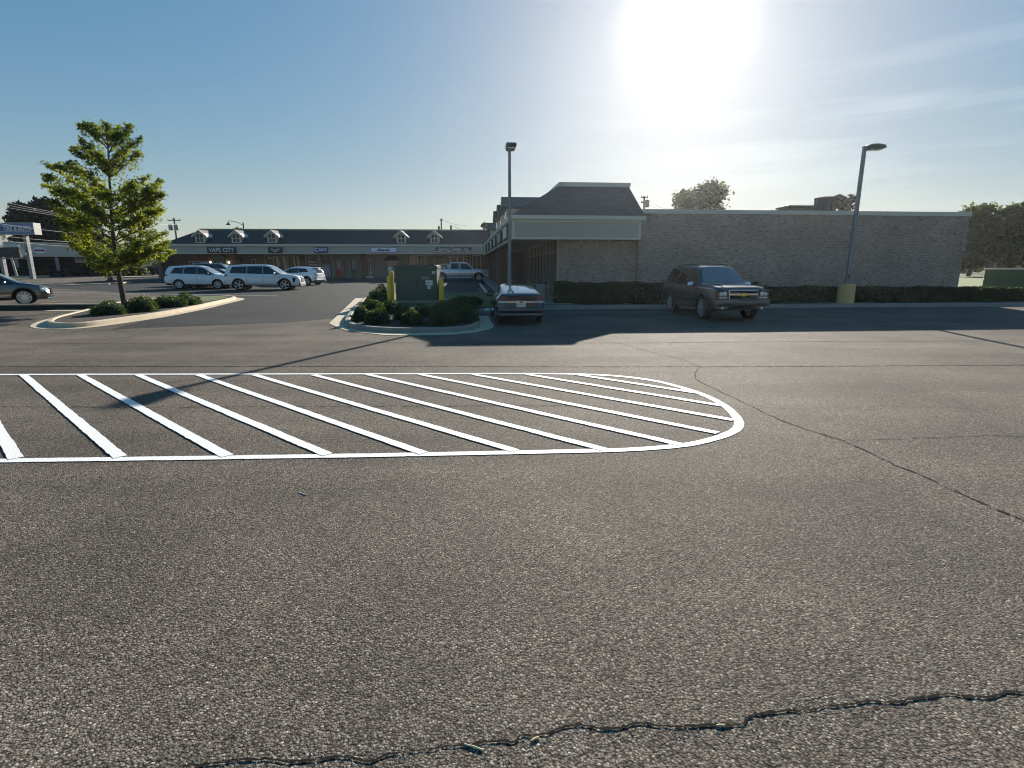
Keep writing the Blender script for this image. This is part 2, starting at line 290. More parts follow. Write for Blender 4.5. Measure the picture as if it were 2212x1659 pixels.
# ------------------------------------------------------------------ mesh helpers
class MB:
    def __init__(s): s.v = []; s.f = []; s.m = []
    def add(s, vs, fs, mi=0):
        o = len(s.v); s.v += [tuple(v) for v in vs]; s.f += [tuple(i+o for i in f) for f in fs]; s.m += [mi]*len(fs); return s
    def box(s, x0, x1, y0, y1, z0, z1, mi=0, T=None):
        vs = [Vector((x, y, z)) for z in (z0, z1) for y in (y0, y1) for x in (x0, x1)]
        if T is not None: vs = [T @ v for v in vs]
        return s.add(vs, [(0, 2, 3, 1), (4, 5, 7, 6), (0, 1, 5, 4), (2, 6, 7, 3), (0, 4, 6, 2), (1, 3, 7, 5)], mi)
    def tube(s, pts, r, n=8, cap=True, mi=0):
        pts = [Vector(p) for p in pts]; rr = r if isinstance(r, (list, tuple)) else [r]*len(pts)
        vs = []; fs = []; up = Vector((0, 0, 1))
        for i, p in enumerate(pts):
            d = (pts[min(i+1, len(pts)-1)]-pts[max(i-1, 0)]).normalized()
            a = d.cross(up if abs(d.z) < 0.95 else Vector((1, 0, 0))).normalized(); b = d.cross(a)
            for k in range(n):
                t = 2*math.pi*k/n; vs.append(p+(a*math.cos(t)+b*math.sin(t))*rr[i])
        for i in range(len(pts)-1):
            for k in range(n):
                k2 = (k+1) % n; fs.append((i*n+k, i*n+k2, (i+1)*n+k2, (i+1)*n+k))
        if cap: fs += [tuple(range(n))[::-1], tuple(range((len(pts)-1)*n, len(pts)*n))]
        return s.add(vs, fs, mi)
    def lathe(s, prof, n=24, c=(0, 0, 0), axis='z', mi=0, T=None):
        vs = []; fs = []
        for r, h in prof:
            for k in range(n):
                t = 2*math.pi*k/n
                p = (r*math.cos(t), r*math.sin(t), h) if axis == 'z' else (r*math.cos(t), h, r*math.sin(t))
                p = Vector(p)+Vector(c); vs.append(T @ p if T is not None else p)
        for i in range(len(prof)-1):
            for k in range(n):
                k2 = (k+1) % n; fs.append((i*n+k, i*n+k2, (i+1)*n+k2, (i+1)*n+k))
        if tuple(prof[0]) == tuple(prof[-1]): return s.add(vs, fs, mi)
        if prof[0][0] > 1e-4: fs.append(tuple(range(n))[::-1])
        if prof[-1][0] > 1e-4: fs.append(tuple(range((len(prof)-1)*n, len(prof)*n)))
        return s.add(vs, fs, mi)
    def prism(s, poly, z0, z1, mi=0, T=None):
        n = len(poly); vs = [Vector((p[0], p[1], z0)) for p in poly]+[Vector((p[0], p[1], z1)) for p in poly]
        if T is not None: vs = [T @ v for v in vs]
        return s.add(vs, [tuple(range(n))[::-1], tuple(range(n, 2*n))]+[(i, (i+1) % n, n+(i+1) % n, n+i) for i in range(n)], mi)
    def obj(s, name, mats, parent=None, smooth=False, bevel=0, sharp=35):
        me = bpy.data.meshes.new(name); me.from_pydata(s.v, [], s.f)
        if not isinstance(mats, (list, tuple)): mats = [mats]
        for m in mats: me.materials.append(M[m] if isinstance(m, str) else m)
        me.polygons.foreach_set('material_index', s.m)
        bm = bmesh.new(); bm.from_mesh(me)
        bmesh.ops.remove_doubles(bm, verts=bm.verts, dist=1e-5)
        bmesh.ops.recalc_face_normals(bm, faces=bm.faces)
        if bevel: bmesh.ops.bevel(bm, geom=[e for e in bm.edges if len(e.link_faces) == 2 and e.calc_face_angle(0) > R(30)], offset=bevel, segments=2, profile=0.5, affect='EDGES', clamp_overlap=True)
        bm.to_mesh(me); bm.free()
        if smooth:
            me.polygons.foreach_set('use_smooth', [True]*len(me.polygons)); me.set_sharp_from_angle(angle=R(sharp))
        o = bpy.data.objects.new(name, me); C.objects.link(o)
        if parent is not None: o.parent = parent
        return o
def thing(name, label, cat, loc=(0, 0, 0), rz=0.0, group=None):
    o = bpy.data.objects.new(name, None); C.objects.link(o); o.location = loc; o.rotation_euler = (0, 0, rz)
    o.empty_display_size = 0.3
    return tag(o, label, cat, group)
def tag(o, label, cat, group=None):
    o['label'] = label; o['category'] = cat
    if group: o['group'] = group
    return o
def struct(o): o['kind'] = 'structure'; return o
def dup(root, loc=None, rz=None, label=None, scale=None):
    r = root.copy(); C.objects.link(r)
    if loc is not None: r.location = loc
    if rz is not None: r.rotation_euler = (0, 0, rz)
    if scale is not None: r.scale = scale
    if label: r['label'] = label
    for ch in list(root.children):
        c = ch.copy(); C.objects.link(c); c.parent = r
        for gg in list(ch.children):
            d = gg.copy(); C.objects.link(d); d.parent = c
    return r
def sheet(name, poly, mname, dz, zfun=g, ring=None, parent=None):
    """flat polygon (or closed ring between two outlines) laid on the pavement"""
    bm = bmesh.new()
    if ring is None:
        bm.faces.new([bm.verts.new((p[0], p[1], 0)) for p in poly])
    else:
        a = [bm.verts.new((p[0], p[1], 0)) for p in poly]; b = [bm.verts.new((p[0], p[1], 0)) for p in ring]
        n = len(a); closed = ring is not None and (Vector(poly[0][:2])-Vector(poly[-1][:2])).length < 3
        for i in range(n if closed else n-1):
            try: bm.faces.new((a[i], a[(i+1) % n], b[(i+1) % n], b[i]))
            except ValueError: pass
    ys = [v.co.y for v in bm.verts]
    for k in range(math.ceil(min(ys)), min(math.floor(max(ys)), 90)+1):
        geom = list(bm.verts)+list(bm.edges)+list(bm.faces)
        bmesh.ops.bisect_plane(bm, geom=geom, plane_co=(0, k, 0), plane_no=(0, 1, 0), dist=1e-5)
    for v in bm.verts: v.co.z = zfun(v.co.y)+dz
    bmesh.ops.recalc_face_normals(bm, faces=bm.faces)
    for f in bm.faces:
        if f.normal.z < 0: f.normal_flip()
    me = bpy.data.meshes.new(name); bm.to_mesh(me); bm.free(); me.materials.append(M[mname])
    o = bpy.data.objects.new(name, me); C.objects.link(o)
    if parent is not None: o.parent = parent
    return o
def ribbon(pts, w, jit=0.0, wj=0.0, step=0.08, seed=0):
    """two outlines either side of a polyline, with a wandering centre and width"""
    rnd = random.Random(seed); pts = [Vector((p[0], p[1])) for p in pts]; out = []
    for a, b in zip(pts, pts[1:]):
        n = max(1, int((b-a).length/step))
        for i in range(n): out.append(a.lerp(b, i/n))
    out.append(pts[-1]); L_, R_ = [], []
    off = 0
    for i, p in enumerate(out):
        d = (out[min(i+1, len(out)-1)]-out[max(i-1, 0)]).normalized(); nrm = Vector((-d.y, d.x))
        off = off*0.75+rnd.gauss(0, jit); ww = w*max(0.15, 1+rnd.gauss(0, wj))/2
        L_.append(p+nrm*(off+ww)); R_.append(p+nrm*(off-ww))
    return L_, R_
def inset(poly, d):
    n = len(poly); out = []
    area = sum(poly[i][0]*poly[(i+1) % n][1]-poly[(i+1) % n][0]*poly[i][1] for i in range(n)); s = 1 if area > 0 else -1
    for i in range(n):
        a, b, c = Vector(poly[i-1][:2]), Vector(poly[i][:2]), Vector(poly[(i+1) % n][:2])
        d1, d2 = (b-a).normalized(), (c-b).normalized()
        nn = (Vector((-d1.y, d1.x))+Vector((-d2.y, d2.x)))
        nn = nn.normalized() if nn.length > 1e-6 else Vector((-d1.y, d1.x))
        out.append(b+nn*d*s)
    return out
def chaikin(poly, it=2):
    for _ in range(it):
        out = []
        n = len(poly)
        for i in range(n):
            a, b = Vector(poly[i][:2]), Vector(poly[(i+1) % n][:2]); out += [a.lerp(b, .25), a.lerp(b, .75)]
        poly = out
    return poly
def kerb(poly, h=0.15, w=0.16, zf=g, mname='concrete', joints=2.6):
    """one mesh: outer face, rounded top, inner face of a closed kerb"""
    mb = MB(); n = len(poly); rings = []
    for d, z in ((0, -0.06), (0.0, h-0.03), (0.012, h-0.01), (0.035, h), (w-0.02, h), (w, h-0.015), (w, h-0.12)):
        rings.append([Vector((p[0], p[1], zf(p[1])+z)) for p in inset(poly, d)])
    vs = [v for r in rings for v in r]
    fs = [(i*n+k, i*n+(k+1) % n, (i+1)*n+(k+1) % n, (i+1)*n+k) for i in range(len(rings)-1) for k in range(n)]
    mb.add(vs, fs)
    return mb.obj('kerb', mname, smooth=True)
def text_obj(txt, size, mname, parent, M4, name='lettering', depth=0.02, W=None, shear=0.0, bold=0.0, align='CENTER'):
    cu = bpy.data.curves.new('t', 'FONT'); cu.body = txt; cu.size = size; cu.extrude = depth/2; cu.align_x = align; cu.align_y = 'CENTER'
    cu.offset = bold; cu.shear = shear; cu.resolution_u = 3
    to = bpy.data.objects.new('t', cu); C.objects.link(to)
    bpy.context.view_layer.update()
    me = bpy.data.meshes.new_from_object(to.evaluated_get(bpy.context.evaluated_depsgraph_get()))
    bpy.data.objects.remove(to); bpy.data.curves.remove(cu)
    xs = [v.co.x for v in me.vertices]; ys = [v.co.y for v in me.vertices]; w0 = max(xs)-min(xs)
    q = W/w0 if W else 1.0; cx0 = (max(xs)+min(xs))/2; cy0 = (max(ys)+min(ys))/2
    me.transform(M4 @ Matrix.Diagonal((q, 1, 1, 1)) @ Matrix.Translation((-cx0, -cy0, 0)))
    me.materials.clear(); me.materials.append(M[mname]); me.name = name
    o = bpy.data.objects.new(name, me); C.objects.link(o)
    if parent is not None: o.parent = parent
    return o
def facing(x, y, z):        # text plane facing -Y at a local point
    return Matrix.Translation((x, y, z)) @ Matrix.Rotation(R(90), 4, 'X')

# ------------------------------------------------------------------ vehicles
def lp(x, pts):
    return float(np.interp(x, [p[0] for p in pts], [p[1] for p in pts]))
class Car:
    """body swept through cross sections along x (front at +x); parts follow its surface"""
    def __init__(s, top, belt, sill, width, tumble=0.33, sm=0.07):
        s.xs = (top[0][0], top[-1][0]); s.t = tumble; s.sm = sm
        s.top, s.belt, s.sill, s.wid = top, belt, sill, width
    def avg(s, x, pts, sm=None):
        sm = s.sm if sm is None else sm
        return sum(lp(min(max(x+d*sm, s.xs[0]), s.xs[1]), pts) for d in (-1, -.5, 0, .5, 1))/5
    def sec(s, x):
        zt, zb, zs, w = s.avg(x, s.top), s.avg(x, s.belt), s.avg(x, s.sill, .03), s.avg(x, s.wid, .03)
        zb = min(zb, zt-0.03); h = zt-zb
        tb = s.t*h
        ys = [w-.12, w-.025, w, w-.004, w-.035, w-.075, w-.085-tb*.45, w-.10-tb*.9, w-.17-tb, (w-.17-tb)*.55, 0]
        zz = [zs, zs+.07, zs+.35*(zb-zs), zs+.72*(zb-zs), zb-.012, zb+.05*h, zb+.48*h, zb+.88*h, zb+.965*h, zb+.99*h, zt]
        return ys, zz
    def hw(s, x, z):
        ys, zz = s.sec(x); return float(np.interp(z, zz, ys))
    def zt(s, x, y):
        ys, zz = s.sec(x); return float(np.interp(abs(y), ys[::-1][:7], zz[::-1][:7]))
    def inside(s, x, y, z):
        ys, zz = s.sec(x); return zz[0]-.05 <= z <= zz[-1] and abs(y) <= float(np.interp(z, zz, ys))+1e-3
    def xf(s, y, z, front=True):
        x = s.xs[1] if front else s.xs[0]; d = -0.01 if front else 0.01
        for _ in range(90):
            if s.inside(x, y, z): break
            x += d
        return x
    def body(s):
        mb = MB(); x0, x1 = s.xs; n = 64; st = [x0+(x1-x0)*i/(n-1) for i in range(n)]
        vs = []
        for x in st:
            ys, zz = s.sec(x); k = len(ys)
            ring = [(x, y, z) for y, z in zip(ys, zz)]+[(x, -y, z) for y, z in zip(ys[-2::-1], zz[-2::-1])]
            vs += ring
        m = len(ring); fs = []
        for i in range(n-1):
            for k in range(m):
                k2 = (k+1) % m; fs.append((i*m+k, i*m+k2, (i+1)*m+k2, (i+1)*m+k))
        fs += [tuple(range(m)), tuple(range((n-1)*m, n*m))[::-1]]
        return mb.add(vs, fs)
    def patch(s, f, n=8, m=4, off=0.006, thick=0.02):
        """f(s,t) -> point on body and outward direction; makes a thin panel standing 'off' proud"""
        mb = MB(); vs = []; lo = []
        for j in range(m+1):
            for i in range(n+1):
                p, d = f(i/n, j/m); vs.append(Vector(p)+Vector(d)*off); lo.append(Vector(p)-Vector(d)*(thick-off))
        k = len(vs); fs = [(j*(n+1)+i, j*(n+1)+i+1, (j+1)*(n+1)+i+1, (j+1)*(n+1)+i) for j in range(m) for i in range(n)]
        per = [i for i in range(n+1)]+[j*(n+1)+n for j in range(1, m+1)]+[m*(n+1)+i for i in range(n-1, -1, -1)]+[j*(n+1) for j in range(m-1, 0, -1)]
        fs2 = [(a, b, b+k, a+k) for a, b in zip(per, per[1:]+per[:1])]
        return mb.add(vs+lo, fs+fs2)
    def side(s, q, sgn, off=0.006, n=8, m=4, thick=0.03):
        """q: 4 corners (x,z) BL, BR, TR, TL"""
        def f(a, b):
            x = (q[0][0]*(1-a)+q[1][0]*a)*(1-b)+(q[3][0]*(1-a)+q[2][0]*a)*b
            z = (q[0][1]*(1-a)+q[1][1]*a)*(1-b)+(q[3][1]*(1-a)+q[2][1]*a)*b
            y = s.hw(x, z); dz = s.hw(x, z+.03)-s.hw(x, z-.03)
            nn = Vector((0, 1, -dz/.06)).normalized()
            return (x, sgn*y, z), (0, sgn*nn.y, nn.z)
        return s.patch(f, n, m, off, thick)
    def topp(s, q, off=0.006, n=8, m=8, thick=0.03):
        """q: 4 corners (x,y) seen from above"""
        def f(a, b):
            x = (q[0][0]*(1-a)+q[1][0]*a)*(1-b)+(q[3][0]*(1-a)+q[2][0]*a)*b
            y = (q[0][1]*(1-a)+q[1][1]*a)*(1-b)+(q[3][1]*(1-a)+q[2][1]*a)*b
            z = s.zt(x, y); dx = (s.zt(x+.03, y)-s.zt(x-.03, y))/.06; dy = (s.zt(x, y+.03)-s.zt(x, y-.03))/.06
            return (x, y, z), Vector((-dx, -dy, 1)).normalized()
        return s.patch(f, n, m, off, thick)
    def end(s, q, front=True, off=0.008, n=6, m=3, thick=0.04):
        """q: 4 corners (y,z) on the front or rear"""
        d = 1 if front else -1
        def f(a, b):
            y = (q[0][0]*(1-a)+q[1][0]*a)*(1-b)+(q[3][0]*(1-a)+q[2][0]*a)*b
            z = (q[0][1]*(1-a)+q[1][1]*a)*(1-b)+(q[3][1]*(1-a)+q[2][1]*a)*b
            return (s.xf(y, z, front), y, z), (d, 0, 0)
        return s.patch(f, n, m, off, thick)
def wheel(parent, x, y, r, side, spokes=10, w=0.24, rimf=0.70, rim='alloy', twin=False):
    """disc brake hub with tyre and alloy rim as sub-parts"""
    h = MB(); h.lathe([(r*.45, -.05), (r*.45, .05)], 20, axis='y')
    hub = h.obj('wheel', 'dark_metal', parent); hub.location = (x, y, r)
    t = MB(); rr = r*rimf
    t.lathe([(rr, -w/2+.02), (rr+.02, -w/2), (r-.03, -w/2), (r-.006, -w/2+.025), (r, -w/4), (r, w/4), (r-.006, w/2-.025), (r-.03, w/2), (rr+.02, w/2), (rr, w/2-.02), (rr, -w/2+.02)], 36, axis='y')
    t.obj('tyre', 'rubber', hub, smooth=True)
    m = MB(); o = side*(w/2-.035)
    m.lathe([(rr-.025, o-side*.02), (rr-.02, o+side*.012), (rr, o+side*.016), (rr+.002, o-side*.1), (rr-.03, o-side*.1), (rr-.025, o-side*.02)], 36, axis='y')
    m.lathe([(.001, o+side*.008), (r*.15, o+side*.006), (r*.17, o-side*.03)], 16, axis='y')
    for k in range(spokes):
        a = 2*math.pi*k/spokes
        for da in ((-0.13, 0.13) if twin else (0,)):
            d0 = Vector((math.cos(a), 0, math.sin(a))); d1 = Vector((math.cos(a+da), 0, math.sin(a+da))); p = Vector((-math.sin(a), 0, math.cos(a)))
            w0, w1 = r*.045, r*.06*(.7 if twin else 1.15)
            q = [d0*r*.1-p*w0, d1*(rr-.01)-p*w1, d1*(rr-.01)+p*w1, d0*r*.1+p*w0]
            vs = [v+Vector((0, o+side*.006, 0)) for v in q]+[v+Vector((0, o-side*.03, 0)) for v in q]
            m.add(vs, [(0, 1, 2, 3), (7, 6, 5, 4), (0, 4, 5, 1), (1, 5, 6, 2), (2, 6, 7, 3), (3, 7, 4, 0)])
    m.obj('rim', rim, hub, smooth=True)
    b = MB(); b.lathe([(rr-.02, o-side*.075), (.01, o-side*.075)], 24, axis='y'); b.obj('brake_disc', 'hole', hub)
    return hub
def cut_arches(o, spots, r, wbody):
    mb = MB()
    for x, z in spots:
        for sgn in (-1, 1):
            c = MB(); c.lathe([(r, sgn*(wbody-.42)), (r, sgn*(wbody+.3))], 36, c=(x, 0, z), axis='y'); mb.add(c.v, c.f)
    cut = mb.obj('cutter', ['black_plastic'])
    cut.data.materials.clear(); cut.data.materials.append(o.data.materials[0]); cut.data.materials.append(M['hole'])
    cut.data.polygons.foreach_set('material_index', [1]*len(cut.data.polygons))
    o.data.materials.append(M['hole'])
    md = o.modifiers.new('b', 'BOOLEAN'); md.operation = 'DIFFERENCE'; md.object = cut; md.solver = 'EXACT'; md.material_mode = 'INDEX'
    bpy.context.view_layer.update()
    me = bpy.data.meshes.new_from_object(o.evaluated_get(bpy.context.evaluated_depsgraph_get()))
    o.modifiers.clear(); o.data = me; bpy.data.objects.remove(cut)
    me.polygons.foreach_set('use_smooth', [True]*len(me.polygons)); me.set_sharp_from_angle(angle=R(38))
def arch_trim(c, parent, spots, r, w=0.05, m='black_plastic', off=.012):
    for x, z in spots:
        for sgn in (-1, 1):
            mb = MB(); n = 20; vs = []
            for i in range(n+1):
                a = -0.25+(math.pi+0.5)*i/n
                for rr, o in ((r-.005, -.06), (r-.005, off), (r+w, off), (r+w, -.02)):
                    px, pz = x+rr*math.cos(a), max(z+rr*math.sin(a), .2); vs.append((px, sgn*(c.hw(px, max(pz, c.avg(px, c.sill)+.12))+o), pz))
            fs = [(i*4+k, i*4+k+1, (i+1)*4+k+1, (i+1)*4+k) for i in range(n) for k in range(3)]
            mb.add(vs, fs).obj('wheel_arch_trim', m, parent, smooth=True)
def build_car(t, c, paint, wb, off, r, spokes=10, rim='alloy', archr=None, trim=None, wins=(), ws=None, rw=None, heads=(), tails=(), handles=(),
              mirror=None, rails=None, sills=None, twin=False, wt=.24, glass='car_glass', ww=None, mirror_mat=None, rimf=.70, wsm='tint_glass', track=None):
    """wb wheelbase, off = x of the axle midpoint"""
    W = max(p[1] for p in c.wid); xf, xr = off+wb/2, off-wb/2; ar = archr or r+.055
    b = c.body().obj('body', paint, t, smooth=True, sharp=38)
    spots = [(xf, r), (xr, r)]
    par = b.parent; b.parent = None
    cut_arches(b, spots, ar, W); b.parent = par
    for x in (xf, xr):
        for sgn in (-1, 1): wheel(t, x, sgn*((track/2 if track else W-.025)-wt/2-.0), r, sgn, spokes, wt, rimf, rim, twin)
    if trim: arch_trim(c, t, spots, ar, trim)
    for q in wins:
        for sgn in (-1, 1): c.side(q, sgn, .007).obj('side_window', glass, t, smooth=True)
    if ws: c.topp(ws, .008, 10, 10).obj('windscreen', wsm, t, smooth=True)
    if rw: c.topp(rw, .008, 10, 10).obj('rear_window', glass, t, smooth=True)
    for q, m, s_ in heads:
        for sgn in (-1, 1): c.end([(sgn*y, z) for y, z in q], True, s_).obj('headlight', m, t, smooth=True)
    for q, m, s_ in tails:
        for sgn in (-1, 1): c.end([(sgn*y, z) for y, z in q], False, s_).obj('tail_light', m, t, smooth=True)
    for x, z in handles:
        for sgn in (-1, 1):
            y = sgn*(c.hw(x, z)+.02)
            MB().tube([(x-.10, y-sgn*.03, z), (x-.07, y, z), (x+.07, y, z), (x+.10, y-sgn*.03, z)], .014, 6).obj('door_handle', 'chrome' if paint in ('dark_paint',) else paint, t, smooth=True)
    if mirror:
        x, z, sz = mirror
        for sgn in (-1, 1):
            y0 = c.hw(x, z); mb = MB()
            mb.lathe([(.001, -.12), (.07, -.11), (.1, -.05), (.105, 0), (.10, .05), (.07, .10), (.001, .115)], 14, axis='y')
            for i, v in enumerate(mb.v): mb.v[i] = (x+v[0]*.55*sz-abs(v[1])*.2, sgn*(y0+.17)+v[1]*sz, z+.03+v[2]*.85*sz)
            o = mb.obj('side_mirror', mirror_mat or paint, t, smooth=True)
            MB().box(x-.03, x+.03, min(sgn*y0, sgn*(y0+.1))-.02, max(sgn*y0, sgn*(y0+.1))+.02, z-.05, z-.01).obj('mirror_arm', 'black_plastic', o)
    if rails:
        for sgn in (-1, 1):
            x0, x1 = rails[:2]; y = sgn*(c.hw(0, c.zt(0, 0)-.1)-.12); zz = [(x, y, c.zt(x, y)+(.05 if 0 < i < 4 else .0)) for i, x in enumerate((x0, x0+.12, (x0+x1)/2, x1-.12, x1))]
            MB().tube(zz, .018, 6).obj('roof_rail', rails[2], t, smooth=True)
    if sills:
        for sgn in (-1, 1):
            c.side([(xr+ar, sills[0]), (xf-ar, sills[0]), (xf-ar, sills[1]), (xr+ar, sills[1])], sgn, .012).obj('sill_trim', 'black_plastic', t, smooth=True)
    return b, xf, xr, ar
def seam(c, t, x0, z0, x1, z1, w=.012):
    for sgn in (-1, 1):
        c.side([(x0-w/2, z0), (x0+w/2, z0), (x1+w/2, z1), (x1-w/2, z1)], sgn, .003, 1, 8, .01).obj('door_gap', 'hole', t)
def place(t, loc, deg):      # deg = heading of the car's nose from +X, anticlockwise
    t.location = loc; t.rotation_euler = (math.atan(0.0), 0, R(deg))

# --- big dark suv facing the camera
c = Car([(-2.56, .98), (-2.52, 1.12), (-2.42, 1.62), (-2.28, 1.84), (-1.6, 1.90), (.2, 1.90), (.5, 1.84), (1.18, 1.24), (1.35, 1.23), (2.1, 1.20), (2.42, 1.14), (2.53, 1.03), (2.57, .92)],
        [(-2.56, .8), (-2.5, 1.06), (-2.3, 1.13), (1.0, 1.13), (2.3, 1.08), (2.57, .86)],
        [(-2.56, .52), (-2.4, .40), (-1.4, .34), (1.4, .34), (2.2, .34), (2.57, .42)],
        [(-2.56, .80), (-2.48, .93), (-2.2, .985), (0, 1.0), (2.0, .995), (2.3, .965), (2.48, .90), (2.57, .80)], .36)
t = thing('suv', 'big dark grey chrome-grilled suv with chrome mirrors parked facing us along the long hedge', 'suv')
b, xf, xr, ar = build_car(t, c, 'dark_paint', 2.95, .02, .41, 6, 'silver_paint', wins=[[(-2.2, 1.20), (-1.28, 1.18), (-1.05, 1.74), (-2.0, 1.76)], [(-1.18, 1.18), (-.28, 1.17), (-.22, 1.76), (-.93, 1.76)], [(-.20, 1.17), (.92, 1.17), (.42, 1.73), (-.14, 1.76)]],
    ws=[(1.12, .76), (1.12, -.76), (.50, -.62), (.50, .62)], rw=None,
    handles=[(-.95, 1.05), (.0, 1.05)], mirror=(.80, 1.18, 1.15), mirror_mat='chrome', rails=(-1.9, .1, 'black_plastic'), twin=True, wt=.27, wsm='tint_glass')
c.end([(-.62, 1.18), (.62, 1.18), (.60, 1.60), (-.60, 1.60)], False, .01).obj('rear_window', 'car_glass', t)
MB().box(2.49, 2.60, -.97, .97, .52, .74).box(2.45, 2.56, -.90, .90, .40, .52).obj('front_bumper', 'dark_paint', t, bevel=.03, smooth=True)
gr = MB().box(2.52, 2.612, -.52, .52, .75, 1.07).obj('grille', 'chrome', t, bevel=.02)
MB().box(2.59, 2.618, -.49, .49, .955, 1.045).box(2.59, 2.618, -.49, .49, .775, .89).obj('grille_mesh', 'hole', gr)
MB().prism([(-.14, .0), (-.05, .0), (-.055, -.03), (.055, -.03), (.05, .0), (.14, .0), (.12, .045), (.045, .045), (.05, .07), (-.05, .07), (-.045, .045), (-.12, .045)], 0, .02, T=Matrix.Translation((2.612, 0, .89)) @ Matrix.Rotation(R(90), 4, 'Z') @ Matrix.Rotation(R(90), 4, 'X')).obj('emblem', 'gold', gr)
for sg in (-1, 1):
    a = MB().box(2.46, 2.575, min(sg*.55, sg*.87), max(sg*.55, sg*.87), .77, 1.06).obj('headlight', 'black_plastic', t, bevel=.015)
    MB().lathe([(.085, .0), (.07, .04), (.001, .045)], 14, T=Matrix.Translation((2.56, sg*.66, .94)) @ Matrix.Rotation(R(90), 4, 'Y')).lathe([(.075, .0), (.06, .04), (.001, .045)], 14, T=Matrix.Translation((2.56, sg*.79, .93)) @ Matrix.Rotation(R(90), 4, 'Y')).box(2.56, 2.585, min(sg*.57, sg*.85), max(sg*.57, sg*.85), .79, .845).obj('lamp', 'lamp_glass', a, smooth=True)
    MB().box(2.40, 2.56, min(sg*.875, sg*.915), max(sg*.875, sg*.915), .79, 1.05).obj('turn_signal', 'amber', t, bevel=.01)
    MB().lathe([(.06, 0), (.045, .03), (.001, .035)], 14, T=Matrix.Translation((2.555, sg*.70, .46)) @ Matrix.Rotation(R(90), 4, 'Y')).obj('fog_lamp', 'lamp_glass', t, smooth=True)
    c.side([(-1.0, .64), (1.0, .60), (1.0, .64), (-1.0, .68)], sg, .02).obj('side_moulding', 'chrome', t)
MB().box(2.55, 2.575, -.5, .5, .41, .52).obj('lower_intake', 'hole', t)
MB().tube([(1.16, -.7, 1.26), (1.10, -.1, 1.31)], .012, 5).tube([(1.16, .0, 1.27), (1.10, .62, 1.30)], .012, 5).obj('wiper', 'black_plastic', t)
seam(c, t, -.24, .5, -.24, 1.74); seam(c, t, .95, .5, 1.0, 1.14); seam(c, t, -1.2, .75, -1.12, 1.74)
c.topp([(2.40, .62), (2.40, -.62), (1.35, -.5), (1.35, .5)], .02, 8, 8, .03).obj('bonnet_bulge', 'dark_paint', t, smooth=True)
place(t, Vector((7.6, 21.15, g(21.15))), -84.5); suv = t
# --- dark hatchback seen from behind
c = Car([(-2.19, .80), (-2.17, .98), (-2.08, 1.075), (-1.6, 1.22), (-.9, 1.37), (-.1, 1.43), (.3, 1.41), (1.30, .98), (1.45, .95), (2.0, .80), (2.19, .62)],
        [(-2.19, .72), (-2.1, .98), (-1.6, .97), (0, .90), (1.2, .86), (2.0, .72), (2.19, .55)],
        [(-2.19, .30), (-1.9, .26), (1.9, .22), (2.19, .28)],
        [(-2.19, .76), (-2.12, .82), (-1.9, .845), (0, .85), (1.6, .84), (2.05, .75), (2.19, .62)], .42)
t = thing('hatchback', 'dark blue grey hatchback seen from behind at the kerb beside the shrub island', 'hatchback car')
b, xf, xr, ar = build_car(t, c, 'blue_dark_paint', 2.55, .05, .30, 10, 'alloy', wins=[[(-1.35, 1.02), (-.25, .97), (-.20, 1.33), (-.85, 1.30)], [(-.18, .97), (.98, .93), (.30, 1.32), (-.13, 1.35)]],
    ws=[(1.22, .62), (1.22, -.62), (.32, -.50), (.32, .50)], rw=None, mirror=(.72, .93, 1.0), mirror_mat='black_paint', handles=[(-.75, .86), (.2, .84)], wt=.2)
c.topp([(-.62, .50), (-.62, -.50), (-1.93, -.60), (-1.93, .60)], .010, 10, 10).obj('rear_window', 'rear_screen', t, smooth=True)
MB().tube([(-1.99, .22, 1.13), (-1.5, .30, 1.29)], .014, 5).obj('rear_wiper', 'black_plastic', t)
MB().box(-2.19, -2.12, -.56, .56, .865, 1.04).obj('lower_rear_window', 'car_glass', t, bevel=.01)
cb = MB().box(-2.225, -2.18, -.52, .52, .80, .858).obj('chrome_strip', 'chrome', t, bevel=.008)
MB().box(-2.232, -2.22, -.055, .055, .79, .87).obj('emblem_plate', 'dark_metal', cb, bevel=.004)
text_obj('H', .07, 'chrome', cb, Matrix.Translation((-2.236, 0, .83)) @ Matrix.Rotation(R(-90), 4, 'Z') @ Matrix.Rotation(R(90), 4, 'X'), name='emblem')
for sg in (-1, 1):
    MB().add([(-2.205, sg*.53, .865), (-2.13, sg*.83, .83), (-2.10, sg*.80, .93), (-2.12, sg*.66, 1.05), (-2.18, sg*.57, 1.04), (-2.08, sg*.53, .865), (-1.95, sg*.855, .85), (-1.92, sg*.835, .94), (-1.98, sg*.66, 1.06), (-2.05, sg*.57, 1.05)],
        [(0, 1, 2, 3, 4), (5, 6, 7, 8, 9), (0, 5, 6, 1), (1, 6, 7, 2), (2, 7, 8, 3), (3, 8, 9, 4), (4, 9, 5, 0)]).obj('tail_light', 'red_lens', t)
    MB().box(-2.20, -2.10, min(sg*.53, sg*.78), max(sg*.53, sg*.78), .80, .858).obj('reverse_light', 'lamp_glass', t, bevel=.01)
    MB().box(-2.235, -2.2, min(sg*.52, sg*.70), max(sg*.52, sg*.70), .335, .36).obj('reflector', 'red_lens', t)
MB().box(-2.235, -2.10, -.80, .80, .44, .62).box(-2.215, -2.10, -.78, .78, .27, .44).obj('rear_bumper', 'blue_dark_paint', t, bevel=.035, smooth=True)
c.end([(-.50, .64), (.50, .64), (.53, .80), (-.53, .80)], False, .018).obj('tailgate', 'blue_dark_paint', t, smooth=True)
pl = MB().box(-2.226, -2.21, -.155, .155, .645, .80).obj('number_plate', 'litter', t, bevel=.004)
